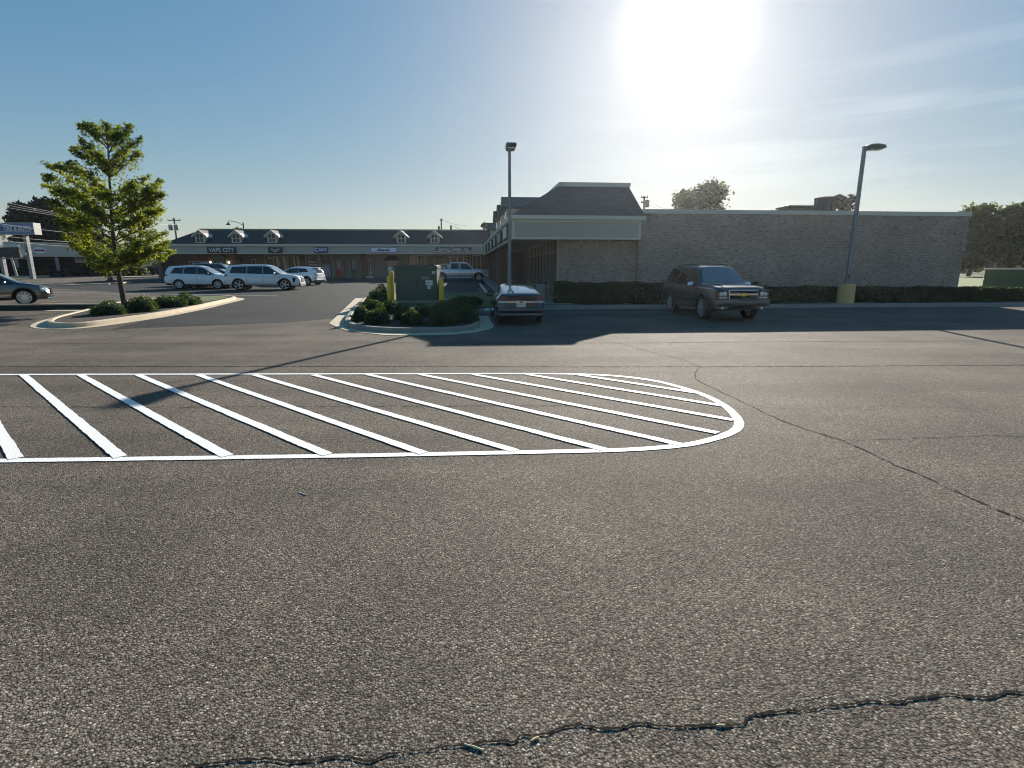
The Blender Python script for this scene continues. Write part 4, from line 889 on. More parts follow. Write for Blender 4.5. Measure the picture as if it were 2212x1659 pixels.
# stall lines and wheel stops by the covered walk
for i, y in enumerate((11.5, 14.2, 16.9, 19.6, 22.3, 25.0)):
    a, b = W(-6.0, y), W(-.9, y); d = Vector((-math.sin(phi), math.cos(phi)))*.12
    struct(sheet('road_marking', [a, b, b+d, a+d], 'old_paint', .010))
ws0 = None
ords = ['nearest the hatchback', 'second from the hatchback', 'third from the hatchback', 'fourth, just short of the pickup', 'under the nose of the pickup']
for i, y in enumerate((10.1, 12.9, 15.5, 18.2, 20.9)):
    if ws0 is None:
        mb = MB(); prof = [(-.09, 0), (.09, 0), (.07, .10), (.04, .13), (-.04, .13), (-.07, .10)]
        vs = [(p[0], s*.85, p[1]) for s in (-1, 1) for p in prof]; mb.add(vs, [tuple(range(6)), tuple(range(6, 12))[::-1]]+[(k, (k+1) % 6, 6+(k+1) % 6, 6+k) for k in range(6)])
        o = ws0 = mb.obj('wheel_stop', 'trim'); 
    else: o = ws0.copy(); C.objects.link(o)
    p = W(-.85, y); o.location = (p.x, p.y, g(p.y)); o.rotation_euler = (0, 0, phi)
    tag(o, 'white concrete wheel stop at the covered walk, '+ords[i], 'wheel stop', 'wheel stops along the covered walk')
# pale concrete lane and grass field beyond the brick hall
struct(sheet('lane', [Vector((24.6, 36)), Vector((90, 36)), Vector((90, 39)), Vector((24.6, 39))], 'concrete', .01))
struct(sheet('lane', [Vector((26, 30.6)), Vector((90, 34)), Vector((90, 36)), Vector((26, 36))], 'asphalt_new', .006))
struct(sheet('field', [Vector((24.6, 39.2)), Vector((160, 39.2)), Vector((160, 89)), Vector((24.6, 89))], 'field', .02))
struct(sheet('grass_patch', [Vector((-70, 62)), Vector((-52, 58)), Vector((-52, 59.5)), Vector((-70, 64))], 'grass', .19))

# ------------------------------------------------------------------ corner building (tower roof, brick hall, covered walk)
bd = thing('corner_building', 'brick corner building with mansard tower roof, cream fascia and long blank brick wall', 'building', (BO.x, BO.y, 0), phi)
def part(mb, name, m, par=bd, **k): return mb.obj(name, m, par, **k)
part(MB().box(6.2, 23.4, 0, .3, -.6, 4.14).box(23.1, 23.4, .3, 16, -.6, 4.14).box(6.2, 23.1, 15.7, 16, -.6, 4.14), 'hall_wall', 'brick_tan')
part(MB().box(6.1, 23.46, -.06, .36, 4.14, 4.34).box(23.04, 23.46, .36, 16.06, 4.14, 4.34), 'parapet_cap', 'trim')
part(MB().box(6.2, 23.1, .3, 15.7, 3.9, 4.0), 'flat_roof', 'concrete_grey')
part(MB().box(2.4, 6.197, .35, .6, -.6, 2.9).box(2.4, 2.65, .6, 1.1, -.6, 2.9), 'brick_wall', 'brick_tan')
# fascia: panel with raised frame, cornice
fa = MB().box(.0, 6.17, -.25, -.05, 2.93, 3.80).box(.0, .2, -.05, 36.5, 2.93, 3.80)
part(fa, 'fascia', 'cream')
part(MB().box(-.02, 6.19, -.275, -.252, 2.90, 2.99).box(-.02, 6.19, -.275, -.252, 3.70, 3.80).box(-.02, .10, -.275, -.252, 2.99, 3.70).box(6.08, 6.19, -.275, -.252, 2.99, 3.70)
     .box(-.022, -.002, -.25, 36.4, 2.90, 2.99).box(-.022, -.002, -.20, 36.4, 3.70, 3.80), 'fascia_trim', 'trim')
part(MB().box(-.14, 6.36, -.40, -.05, 3.803, 3.99).box(-.14, .1, -.047, 36.4, 3.803, 3.99), 'cornice', 'trim', bevel=.015)
part(MB().box(.2, 2.42, .62, 36.4, 2.95, 3.0).box(.2, 6.17, -.05, .62, 2.9, 3.0), 'soffit', 'taupe')
# mansard
zt = 5.50
def quadm(a, b, c_, d): return MB().add([a, b, c_, d], [(0, 1, 2, 3)])
rf = MB()
rf.add([(-.10, -.36, 3.99), (6.34, -.36, 3.99), (5.72, .62, zt), (2.42, .62, zt)], [(0, 1, 2, 3)])
rf.add([(-.10, -.36, 3.99), (2.42, .62, zt), (2.42, 36, zt), (-.10, 36.3, 3.99)], [(0, 1, 2, 3)])
rf.add([(6.34, -.36, 3.99), (6.34, 36, 3.99), (5.72, 36, zt), (5.72, .62, zt)], [(0, 1, 2, 3)])
rf.add([(2.42, .62, zt), (5.72, .62, zt), (5.72, 36, zt), (2.42, 36, zt)], [(0, 1, 2, 3)])
part(rf, 'mansard_roof', 'shingle_brown')
part(MB().box(2.36, 5.78, .52, .62, zt-.10, zt+.10).box(2.32, 2.42, .52, 36, zt-.10, zt+.10).box(5.72, 5.82, .52, 36, zt-.10, zt+.10), 'roof_cap', 'trim')
for k, y in enumerate((3.3, 7.0, 10.7, 20.3)):      # gabled dormers in profile
    dz = 3.99; yy = y
    hb = MB(); w = .62
    hb.add([(-.05, yy-w, dz+.0), (-.05, yy+w, dz+.0), (-.05, yy+w, dz+.72), (-.05, yy, dz+1.10), (-.05, yy-w, dz+.72),
            (1.9, yy-w, dz+.0), (1.9, yy+w, dz+.0), (1.9, yy+w, dz+.72), (1.9, yy, dz+1.10), (1.9, yy-w, dz+.72)],
           [(0, 1, 2, 3, 4), (9, 8, 7, 6, 5), (0, 4, 9, 5), (1, 6, 7, 2)])
    d = part(hb, 'dormer', 'trim')
    rp = MB()
    for s in (-1, 1):
        rp.add([(-.28, yy, dz+1.24), (2.05, yy, dz+1.24), (2.05, yy+s*(w+.22), dz+.66), (-.28, yy+s*(w+.22), dz+.66), (-.28, yy, dz+1.12), (2.05, yy, dz+1.12), (2.05, yy+s*(w+.22), dz+.56), (-.28, yy+s*(w+.22), dz+.56)],
               [(0, 1, 2, 3), (7, 6, 5, 4), (0, 3, 7, 4), (1, 5, 6, 2), (3, 2, 6, 7)])
    part(rp, 'dormer_roof', 'shingle_brown', d)
    part(MB().box(-.07, -.052, yy-.38, yy+.38, dz+.12, dz+.75), 'window', 'glass', d)
# covered-walk shops: brick piers and glazing along x = 2.4
sw = MB().box(2.4, 2.65, 13.6, 17.2, -.3, 2.95).box(2.4, 2.65, 1.1, 1.6, -.3, 2.95).box(2.4, 2.65, 24, 36, -.3, 2.95)
part(sw, 'shop_wall', 'brick_red')
gl = part(MB().box(2.46, 2.5, 1.6, 13.6, .1, 2.9).box(2.46, 2.5, 17.2, 24, .1, 2.9), 'shop_window', 'glass')
fr = MB()
for y in [1.62, 2.6, 3.6, 4.7, 5.0, 6.1, 7.4, 8.9, 10.5, 12.2, 13.5, 17.3, 19.5, 21.8, 23.9]: fr.box(2.34, 2.52, y-.05, y+.05, -.2, 2.94)
fr.box(2.36, 2.5, 1.6, 13.6, 2.3, 2.36).box(2.36, 2.5, 1.6, 13.6, .45, .52).box(2.36, 2.5, 17.2, 24, .4, .48)
part(fr, 'window_frame', 'taupe', gl)
for y in (15.6, 18.3, 22.0, 26.5, 31): part(MB().box(.38, .98, y-.3, y+.3, -.3, 2.95), 'brick_pier', 'brick_red', bevel=.01)
part(MB().box(1.2, 1.32, 17.4, 17.5, -.1, 2.9).box(2.30, 2.42, .62, .74, -.1, 2.9), 'downpipe', 'stucco')
lgt = MB()
for y in (2.5, 6.5, 10.5): lgt.box(2.9, 3.6, y, y+.15, 2.6, 2.66)
# blade signs on the side fascia (oblique boxes)
names = [('white', 'nearest the corner of the tower'), ('pale grey', 'second back from the tower corner'), ('cream', 'third back from the tower corner'), ('dull grey', 'fourth back from the tower corner'), ('dim white', 'fifth back from the tower corner'), ('small pale', 'farthest from the tower corner')]
for k, (y, L_) in enumerate(((2.6, 2.6), (7.4, 3.0), (12.4, 2.2), (17.2, 2.4), (22.2, 2.2), (27.4, 2.4))):
    p = W(-.03, y)
    s_ = thing('wall_sign', f'{names[k][0]} framed sign box on the covered walk fascia, {names[k][1]}', 'sign', (p.x, p.y, 3.36), phi, 'sign boxes along the covered walk')
    MB().box(-.12, 0, -L_/2, L_/2, -.36, .33).obj('sign_frame', 'dark_metal', s_)
    MB().box(-.128, -.122, -L_/2+.08, L_/2-.08, -.28, .25).obj('sign_panel', ('trim', 'cream', 'stucco')[k % 3], s_)
for i, (x0, x1, y, h, c0) in enumerate(((13.9, 15.2, 3, 4.55, 0), (0, 0, 0, 0, 0))):
    if h == 0: continue
    p = W(15.9, 3); o = thing('rooftop_unit', 'low flat metal rooftop unit on the brick hall, left of the tall round one', 'rooftop unit', (p.x, p.y, 4.0), phi)
    MB().box(-.75, .75, -.6, .6, 0, .76).obj('housing', 'fixture', o, bevel=.04); MB().box(-.8, .8, -.65, .65, .76, .86).obj('cover', 'fixture', o, bevel=.02)
p = W(17.7, 3.2); o = thing('rooftop_unit', 'tall ribbed drum-like condenser on the roof of the brick hall', 'rooftop unit', (p.x, p.y, 4.0), phi)
dr = MB(); N_ = 48; pr = []
for k in range(N_): a = 2*math.pi*k/N_; r = .53+(.02 if k % 2 else 0); pr.append((r*math.cos(a), r*math.sin(a)))
dr.prism(pr, 0, 1.28).obj('housing', 'fixture', o)
MB().lathe([(.57, 1.28), (.57, 1.35), (.4, 1.40), (.001, 1.41)], 32).obj('cover', 'fixture', o)

# ------------------------------------------------------------------ far shopping strip
fphi = math.atan(.05); FO = Vector((-38.9, 62.5))
st = thing('shopping_strip', 'long low shopping strip with dark shingle roof, five white dormers and a cream fascia', 'building', (FO.x, FO.y, 0), fphi)
def fx(u, dep=0.0, v=560):
    a, _ = ray(u, v); X = a*(64.45+dep)/(1-.05*a); return (X-FO.x)/math.cos(fphi)
def fz(v, dep=0.0, Yb=63.5):
    return EYE+ray(1106, v)[1]*(Yb+dep)
L = 42; D = 2.5; gb = g(66)+.03
part(MB().box(.05, .25, D+.3, 12, 0, 4.0).box(0, L, 11.8, 12, 0, 4.0), 'end_wall', 'brick_red', st)
part(MB().box(0, L, 0, .2, 3.12, 3.96).box(0, .2, .2, D+.2, 3.12, 3.96), 'fascia', 'cream', st)
part(MB().box(-.15, L, -.16, .1, 3.963, 4.17), 'cornice', 'trim', st)
part(MB().box(-.02, L, -.03, -.002, 3.09, 3.17), 'fascia_trim', 'trim', st)
part(MB().box(.2, L, .2, D, 3.15, 3.2), 'soffit', 'taupe', st)
zr = 5.86
part(MB().add([(-.25, -.16, 4.16), (L, -.16, 4.16), (L, 3.0, zr), (2.6, 3.0, zr), (-.25, 12.2, 4.16), (2.6, 9.2, zr), (L, 9.2, zr), (L, 12.2, 4.16)],
     [(0, 1, 2, 3), (0, 3, 5, 4), (3, 2, 6, 5), (4, 5, 6, 7)]), 'roof', 'shingle', st)
part(MB().box(2.5, L, 2.9, 3.1, zr-.02, zr+.16), 'ridge_cap', 'green_cap', st)
dx = [(434.5, 0), (512.5, 0), (589.5, 0), (867.5, 0), (939.5, 0)]
for u, _ in dx:
    x = fx(u, .3, 520); w = .52; z0 = 4.30; y0 = .12
    hb = MB().add([(x-w, y0, z0), (x+w, y0, z0), (x+w, y0, z0+.78), (x, y0, z0+1.28), (x-w, y0, z0+.78), (x-w, y0+1.9, z0), (x+w, y0+1.9, z0), (x+w, y0+1.9, z0+.78), (x, y0+1.9, z0+1.28), (x-w, y0+1.9, z0+.78)],
        [(0, 1, 2, 3, 4), (0, 4, 9, 5), (1, 6, 7, 2)])
    d = part(hb, 'dormer', 'trim', st)
    rp = MB()
    for s in (-1, 1):
        rp.add([(x, y0-.22, z0+1.44), (x+s*.82, y0-.22, z0+.74), (x+s*.82, y0+2.2, z0+.74), (x, y0+2.2, z0+1.44), (x, y0-.22, z0+1.26), (x+s*.82, y0-.22, z0+.56), (x+s*.82, y0+2.2, z0+.56), (x, y0+2.2, z0+1.26)],
               [(0, 1, 2, 3), (7, 6, 5, 4), (0, 4, 5, 1), (1, 5, 6, 2), (3, 2, 6, 7)])
    rr = part(rp, 'dormer_roof', 'trim', d)
    part(MB().add([(x+s*k*.80, y, z0+1.447-k*.70+.003) for s in (-1,) for k, y in ((0, y0-.1), (1, y0-.1), (1, y0+2.2), (0, y0+2.2))], [(0, 1, 2, 3)]).add([(x+k*.80, y, z0+1.447-k*.70+.003) for k, y in ((0, y0-.1), (1, y0-.1), (1, y0+2.2), (0, y0+2.2))], [(0, 3, 2, 1)]), 'dormer_shingles', 'shingle_brown', d)
    ar_ = [(x-.36, .1), (x+.36, .1)]+[(x+.36*math.cos(a), .74+.26*math.sin(a)) for a in [math.pi*k/10 for k in range(11)]]
    wn_ = part(MB().add([(p[0], y0-.012, z0+p[1]) for p in ar_], [tuple(range(len(ar_)))]), 'window', 'glass', d)
    part(MB().box(x-.03, x+.03, y0-.04, y0-.014, z0+.1, z0+.98).box(x-.36, x+.36, y0-.038, y0-.014, z0+.48, z0+.54).box(x-.42, x-.36, y0-.04, y0-.002, z0+.05, z0+.8).box(x+.36, x+.42, y0-.04, y0-.002, z0+.05, z0+.8), 'window_frame', 'trim', wn_)
# shop fronts (wall plane at depth D)
def X2(u): return fx(u, D, 575)
def Z2(v): return fz(v, D)
def wallseg(u0, u1, m, name='wall', dep=0.0, z1=3.15): return part(MB().box(X2(u0), X2(u1), D-dep, D+.25, gb-.5, z1), name, m, st)
wallseg(364, 575, 'brick_red'); wallseg(651, 661, 'brick_red', dep=.12); wallseg(515.6, 525, 'brick_red', 'pier', .35); wallseg(366, 375, 'brick_red', 'pier', 2.2)
wallseg(720, 782, 'taupe'); wallseg(782, 797, 'brick_red', dep=.1); wallseg(809.5, 885, 'taupe'); wallseg(885, 1046, 'brick_red', dep=-.05); part(MB().box(X2(1046)+.002, L, D+.05, D+.25, gb-.5, 3.15), 'wall', 'brick_red', st)
part(MB().box(X2(661), X2(720), D, D+.25, 2.95, 3.15).box(X2(575), X2(651), D, D+.25, 2.9, 3.15).box(X2(797), X2(809.5), D, D+.25, 2.95, 3.15), 'lintel', 'taupe', st)
part(MB().box(X2(575), X2(651), D+1.6, D+1.7, gb, 2.9).box(X2(576), X2(650), D+.9, D+1.0, gb, 1.1), 'shop_interior', 'shop_light', st)
def shopwin(u0, u1, v0, v1, mull=(), frame='stucco', m='glass', dep=.03, nm='shop_window', bars=()):
    x0, x1, z0, z1 = X2(u0), X2(u1), Z2(v1), Z2(v0)
    w_ = part(MB().box(x0, x1, D-dep, D-dep+.02, z0, z1), nm, m, st)
    f = MB().box(x0-.07, x0, D-dep-.04, D+.01, z0, z1).box(x1, x1+.07, D-dep-.04, D+.01, z0, z1).box(x0-.07, x1+.07, D-dep-.04, D+.01, z1, z1+.08).box(x0-.07, x1+.07, D-dep-.04, D+.01, z0-.08, z0)
    for q in mull: f.box(X2(q)-.04, X2(q)+.04, D-dep-.03, D-dep-.002, z0, z1)
    for q in bars: f.box(x0, x1, D-dep-.028, D-dep-.004, Z2(q)-.03, Z2(q)+.03)
    part(f, 'window_frame', frame, w_); return w_
shopwin(413, 450, 566, 590)
w_ = shopwin(577, 650, 555, 598, (595, 625))
# curtains and lit interior pieces glimpsed behind the glass
cu_ = MB()
for (a, b, c_, d_) in ((599, 603, 556, 585), (613, 621, 556, 588), (636, 640, 556, 590), (644, 648, 556, 592), (603, 606, 556, 576), (580, 590, 556, 560)):
    cu_.add([(X2(a), D-.056, Z2(c_)), (X2(b), D-.056, Z2(c_)), (X2(b+3), D-.056, Z2(d_)), (X2(a+4), D-.056, Z2(d_))], [(0, 1, 2, 3)])
part(cu_, 'curtain', 'shop_light', w_)
part(MB().box(X2(418), X2(424), D-.056, D-.052, Z2(588), Z2(567)).box(X2(436), X2(440), D-.056, D-.052, Z2(575), Z2(566.5)).box(X2(441), X2(448), D-.056, D-.052, Z2(576), Z2(567)), 'window_poster', 'poster', st)
shopwin(664, 691, 551, 599, bars=(571,)); shopwin(695, 719, 551, 599, bars=(571,)); shopwin(548, 555, 562, 590); shopwin(799, 807.5, 551, 600, (803,), bars=(562, 590))
part(MB().box(X2(669), X2(688), D-.056, D-.052, Z2(568), Z2(565)).box(X2(668), X2(689), D-.056, D-.052, Z2(575), Z2(572)).box(X2(697), X2(716), D-.056, D-.052, Z2(597), Z2(574)), 'window_poster', 'poster', st)
def sdoor(u0, u1, m, top=564, bot=600.3):
    x0, x1 = X2(u0), X2(u1)
    d = part(MB().box(x0, x1, D-.06, D-.002, Z2(bot), Z2(top)), 'door', m, st)
    part(MB().box(x0-.25, x0, D-.12, D-.004, Z2(bot), Z2(top)).box(x1, x1+.25, D-.12, D-.004, Z2(bot), Z2(top)).box(x0-.25, x1+.25, D-.12, D-.004, Z2(top), Z2(top)+.22), 'door_frame', 'taupe', d)
    g_ = MB()
    for i in range(3):
        for j in range(2): g_.box(x0+.14+i*(x1-x0-.28)/3+.02, x0+.14+(i+1)*(x1-x0-.28)/3-.02, D-.068, D-.062, Z2(582)+j*.5+.03, Z2(582)+(j+1)*.5-.02)
    part(g_, 'door_pane', 'poster', d)
    part(MB().box(x1-.12, x1-.08, D-.10, D-.062, Z2(584), Z2(582)), 'door_handle', 'chrome', d)
sdoor(727.5, 742, 'red_door'); sdoor(760, 773.5, 'green_door')
sdoor(473, 488, 'taupe', 566.5, 600.5)
pe = MB().box(X2(465.5), X2(495.5), D-.4, D-.002, Z2(561.5), Z2(558.8)).box(X2(466.5), X2(469), D-.35, D-.002, Z2(601), Z2(561.5)).box(X2(492), X2(494.5), D-.35, D-.002, Z2(601), Z2(561.5))
pe.add([(X2(464), D-.42, Z2(558.7)), (X2(497), D-.42, Z2(558.7)), (X2(480.5), D-.42, Z2(552)), (X2(464), D-.003, Z2(558.7)), (X2(497), D-.003, Z2(558.7)), (X2(480.5), D-.003, Z2(552))], [(0, 1, 2), (0, 2, 5, 3), (2, 1, 4, 5), (0, 3, 4, 1)])
part(pe, 'portico', 'taupe', st)
for u in (458.8, 498.3): 
    q = part(MB().lathe([(.03, -.12), (.085, -.06), (.085, .08), (.03, .12)], 10, c=(X2(u), D-.12, Z2(567.5))), 'wall_lamp', 'sconce', st)
# bay window with flared dark hood
bx0, bx1 = X2(841.5), X2(861)
part(MB().add([(X2(833), D-.9, Z2(563.4)), (X2(871), D-.9, Z2(563.4)), (X2(871), D-.002, Z2(563.4)), (X2(833), D-.002, Z2(563.4)), (X2(840), D-.55, Z2(558.5)), (X2(864), D-.55, Z2(558.5)), (X2(843.5), D-.3, Z2(553.8)), (X2(860.5), D-.3, Z2(553.8)), (X2(843.5), D-.002, Z2(553.8)), (X2(860.5), D-.002, Z2(553.8)), (X2(840), D-.002, Z2(558.5)), (X2(864), D-.002, Z2(558.5))],
     [(0, 1, 5, 4), (4, 5, 7, 6), (6, 7, 9, 8), (0, 4, 10, 3), (4, 6, 8, 10), (1, 2, 11, 5), (5, 11, 9, 7), (0, 3, 2, 1)]), 'bay_hood', 'black_sign', st)
part(MB().box(bx0-.3, bx1+.3, D-.6, D-.004, gb, Z2(590)).box(bx0-.3, bx0-.02, D-.6, D-.004, Z2(590), Z2(563.5)).box(bx1+.02, bx1+.3, D-.6, D-.004, Z2(590), Z2(563.5)), 'bay_window', 'taupe', st)
part(MB().box(bx0, bx1, D-.58, D-.56, Z2(590), Z2(563.5)), 'window_blind', 'salmon', st)
part(MB().box(bx0+.02, bx0+.45, D-.60, D-.585, Z2(586), Z2(576.5)), 'window_poster', 'white_sign', st)
shopwin(889, 905, 553, 598, (897,), m='salmon'); shopwin(907, 920, 553, 598, (913,)); shopwin(925, 940, 553, 598)
shopwin(962, 1018, 556, 598, (976, 990, 1004)); shopwin(1024, 1040, 553, 598, (1032,))
part(MB().box(X2(795), X2(811), D-.9, D-.3, gb, gb+.14), 'step', 'trim', st)
# signs on the strip's fascia
def fsign(u0, u1, v0, v1, pm, label, rim=None):
    x0, x1, z0, z1 = fx(u0, -.15, 541), fx(u1, -.15, 541), fz(v1, -.15), fz(v0, -.15)
    w, h = x1-x0, z1-z0; c = Matrix.Rotation(fphi, 4, 'Z') @ Vector(((x0+x1)/2, -.12, 0))
    s_ = thing('shop_sign', label, 'sign', (FO.x+c.x, FO.y+c.y, (z0+z1)/2), fphi, 'shop signs on the strip fascia')
    MB().box(-w/2, w/2, -.05, .115, -h/2, h/2).obj('sign_frame', rim or pm, s_)
    MB().box(-w/2+.05, w/2-.05, -.058, -.051, -h/2+.05, h/2-.05).obj('sign_panel', pm, s_)
    return s_, w, h
s_, w, h = fsign(447.6, 509.5, 534.3, 547.4, 'black_sign', 'black board reading VAPE CITY in pale capitals')
text_obj('VAPE CITY', .62, 'letter', s_, facing(0, -.075, 0), W=w*.90, bold=.012)
s_, w, h = fsign(579, 610, 534.5, 547.2, 'black_sign', 'black square board with a white bowl-like emblem and no words')
mb = MB(); pts = [(.33*math.cos(a), .16*math.sin(a)+.02) for a in [math.pi+math.pi*k/14 for k in range(15)]]
mb.tube([(x, -.08, z-.02) for x, z in pts], .035, 6).tube([(-.50, -.08, .12), (-.33, -.08, .02), (.33, -.08, .02), (.50, -.08, .12)], .035, 6).tube([(-.5, -.08, .12), (-.28, -.08, .13)], .03, 6).tube([(.5, -.08, .12), (.28, -.08, .13)], .03, 6).tube([(-.18, -.08, .03), (0, -.08, -.13), (.18, -.08, .03)], .03, 6)
mb.lathe([(.03, -.01), (.03, .01)], 8, c=(-.09, -.08, .24), axis='y').lathe([(.03, -.01), (.03, .01)], 8, c=(.09, -.08, .24), axis='y'); mb.obj('emblem', 'letter', s_)
s_, w, h = fsign(678, 707.5, 534.5, 547.2, 'blue_sign', "blue board with CASH'S in white and light blue lettering", 'black_sign')
text_obj("C", .62, 'letter', s_, facing(-w*.31, -.075, .03), W=.42, bold=.02); text_obj("ASH'S", .40, 'letter', s_, facing(w*.14, -.075, .08), W=w*.60, bold=.015)
text_obj("PAWN", .14, 'blue_light', s_, facing(0, -.075, -h*.26), W=w*.4)
s_, w, h = fsign(801, 857.5, 534.3, 546.6, 'white_sign', 'white light box reading altered. in black', 'black_sign')
text_obj('altered.', .42, 'black_sign', s_, facing(-.05, -.075, .02), W=w*.48, bold=.014)
s_, w, h = fsign(941.6, 1018, 534.3, 546.6, 'dark_metal', 'long dark board reading Sewing Center, etc. above a pale strip', 'dark_metal')
text_obj('Sewing Center, etc.', .36, 'letter', s_, facing(0, -.075, h*.16), W=w*.88, bold=.012)
MB().box(-w/2+.06, w/2-.06, -.07, -.059, -h/2+.05, -h/2+.26).obj('lower_strip', 'trim', s_)
for k, m_ in enumerate(('blue_light', 'brick_red', 'cab_green')):
    x = (-.25+.25*k)*w; MB().box(x-w*.09, x+w*.09, -.074, -.0705, -h/2+.12, -h/2+.19).obj('small_lettering', m_ if m_ != 'brick_red' else 'red_door', s_)

# ------------------------------------------------------------------ tyre shop on the left
MO = Vector((-66, 68.0)); MP = math.atan2(9.5, 14.5); ml = 18.6
ms = thing('tyre_shop', 'low grey and cream tyre shop with stacks of tyres in front, behind the tree island', 'building', (MO.x, MO.y, 0), MP)
def mloc(u, v=560, dep=0.0):
    a, _ = ray(u, v); ox, oy = MO.x-math.sin(MP)*dep, MO.y+math.cos(MP)*dep
    s = (a*oy-ox)/(math.cos(MP)-a*math.sin(MP)); return s, oy+s*math.sin(MP)
ms_end = mloc(313)[0]
def mz(u, v): return EYE+ray(u, v)[1]*mloc(u)[1]
part(MB().box(-14, ms_end, 0, .3, 2.95, 4.55), 'fascia', 'stucco', ms)
part(MB().box(-14, ms_end+.1, -.1, .3, 4.553, 4.72).box(-14, mloc(50)[0], -.12, -.003, 4.0, 4.5), 'roof_edge', 'trim', ms)
part(MB().box(-14, ms_end, .3, 9, 4.3, 4.5), 'roof', 'concrete_grey', ms)
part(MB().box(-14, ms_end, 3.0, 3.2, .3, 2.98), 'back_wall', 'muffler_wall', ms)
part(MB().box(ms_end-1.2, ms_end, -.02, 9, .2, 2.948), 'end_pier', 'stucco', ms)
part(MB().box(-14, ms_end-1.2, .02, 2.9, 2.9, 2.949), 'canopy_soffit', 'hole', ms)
for u in (30, 60, 118): s0 = mloc(u)[0]; part(MB().box(s0, s0+.35, .1, .45, .2, 2.948), 'pillar', 'steel', ms)
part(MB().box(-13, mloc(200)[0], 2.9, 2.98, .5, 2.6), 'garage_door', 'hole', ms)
wd = MB()
s0, s1 = mloc(262)[0], mloc(297)[0]
w_ = part(MB().box(s0, s1, .6, .65, .9, 2.9), 'shop_window', 'glass', ms); part(MB().box(s0-.1, s0, .55, .66, .7, 2.94).box((s0+s1)/2-.05, (s0+s1)/2+.05, .55, .598, .7, 2.94).box(s1, s1+.1, .55, .66, .7, 2.94), 'window_frame', 'steel', w_)
def mpoint(u, v, dep=0.0):
    s, Y = mloc(u, v, dep); c = Vector((MO.x-math.sin(MP)*dep+s*math.cos(MP), Y)); return Vector((c.x, c.y, EYE+ray(u, v)[1]*Y))
p = mpoint(85.5, 541.4, -.08); o = thing('wall_sign', 'white oval sign with a red band on the tyre shop fascia', 'sign', p, MP)
MB().lathe([(.001, -.05), (.66, -.05), (.66, .02), (.001, .02)], 32, axis='y').obj('sign_panel', 'white_metal', o)
for v in o.children[0].data.vertices: v.co.z *= .62
MB().box(-.52, .52, -.062, -.052, -.11, .11).obj('red_band', 'red_door', o)
p = mpoint(173.5, 561, 2.7); o = thing('wall_sign', 'small white square poster with blue mark, hung in the shade under the tyre shop canopy', 'sign', p, MP)
MB().box(-.62, .62, -.04, .02, -.42, .42).obj('sign_panel', 'white_metal', o); MB().tube([(-.4, -.045, 0), (-.2, -.045, .08), (.2, -.045, .08), (.4, -.045, 0)], .06, 5).obj('emblem', 'blue_sign', o)
# pole sign
YS = 62.0; sg0 = P(71, 598, YS)
def sp(u, v): return P(u, v, YS)
o = thing('pole_sign', 'big blue pole sign reading TIRE & AUTO on two grey posts, at the left edge', 'sign', (sg0.x, YS, g(YS)))
lo = lambda q: Vector(q)-Vector((sg0.x, YS, g(YS)))
a, b = lo(sp(-95, 483)), lo(sp(77, 483)); zb_ = lo(sp(0, 507)).z; zt_ = lo(sp(0, 482.5)).z
MB().box(a.x, b.x, -.4, .5, zb_, zt_).obj('sign_box', 'blue_light', o)
MB().box(b.x, b.x+.06, -.42, .52, zb_-.02, zt_+.02).box(a.x, b.x, -.42, -.402, zb_-.02, zb_+.03).box(a.x, b.x, -.42, -.402, zt_-.03, zt_+.02).obj('sign_edge', 'trim', o)
MB().box(a.x+.2, b.x-.25, -.425, -.421, zb_+.36, zt_-.36).obj('sign_band', 'blue_sign', o)
MB().box(a.x+.2, b.x-.25, -.43, -.4215, zb_+.30, zb_+.355).box(a.x+.2, b.x-.25, -.43, -.4215, zt_-.355, zt_-.30).obj('sign_rule', 'letter', o)
l0, l1 = lo(sp(3, 495)), lo(sp(65, 495))
text_obj('TIRE & AUTO', .72, 'letter', o, facing((l0.x+l1.x)/2+.55, -.45, (zb_+zt_)/2), W=(l1.x-l0.x)*.98, bold=.02)
for u, nm in ((71, 'post'), (12, 'post')):
    q = lo(sp(u, 596)); q.z = -.1; MB().box(q.x-.18, q.x+.18, -.2, .2, -.1, zb_).obj('post', 'steel', o)
q0, q1 = lo(sp(8, 558.5)), lo(sp(66, 558.5)); MB().box(q0.x, q1.x, -.06, .06, q0.z-.06, q0.z+.04).obj('cross_bar', 'steel', o)
# muffler board between the posts
pm = sp(29, 546); m_ = thing('board_sign', 'black board reading MUFFLER SHOP 327-2091 hung between the posts of the blue pole sign', 'sign', (pm.x, YS-.5, pm.z))
w = (sp(52, 546)-sp(6, 546)).x; h = (sp(0, 535)-sp(0, 557)).z
MB().box(-w/2, w/2, -.1, .25, -h/2, h/2).obj('board', 'black_sign', m_)
for k, tx in enumerate(('MUFFLER', 'SHOP', '327-2091')): text_obj(tx, .44, 'letter_dim', m_, facing(0, -.125, h*(.30-.30*k)), W=w*(.82, .52, .80)[k], shear=.25)
MB().tube([(-w/2, 0, h/2+.15), (w/2, 0, h/2+.15)], .07, 8).tube([(w/2+.1, 0, h/2), (w/2+.55, 0, -h/2+.3)], .14, 8).obj('light_tube', 'trim', m_)
MB().tube([(0, .1, -h/2), (.25, .1, -h/2-2.0)], .11, 8).obj('stand', 'stucco', m_)
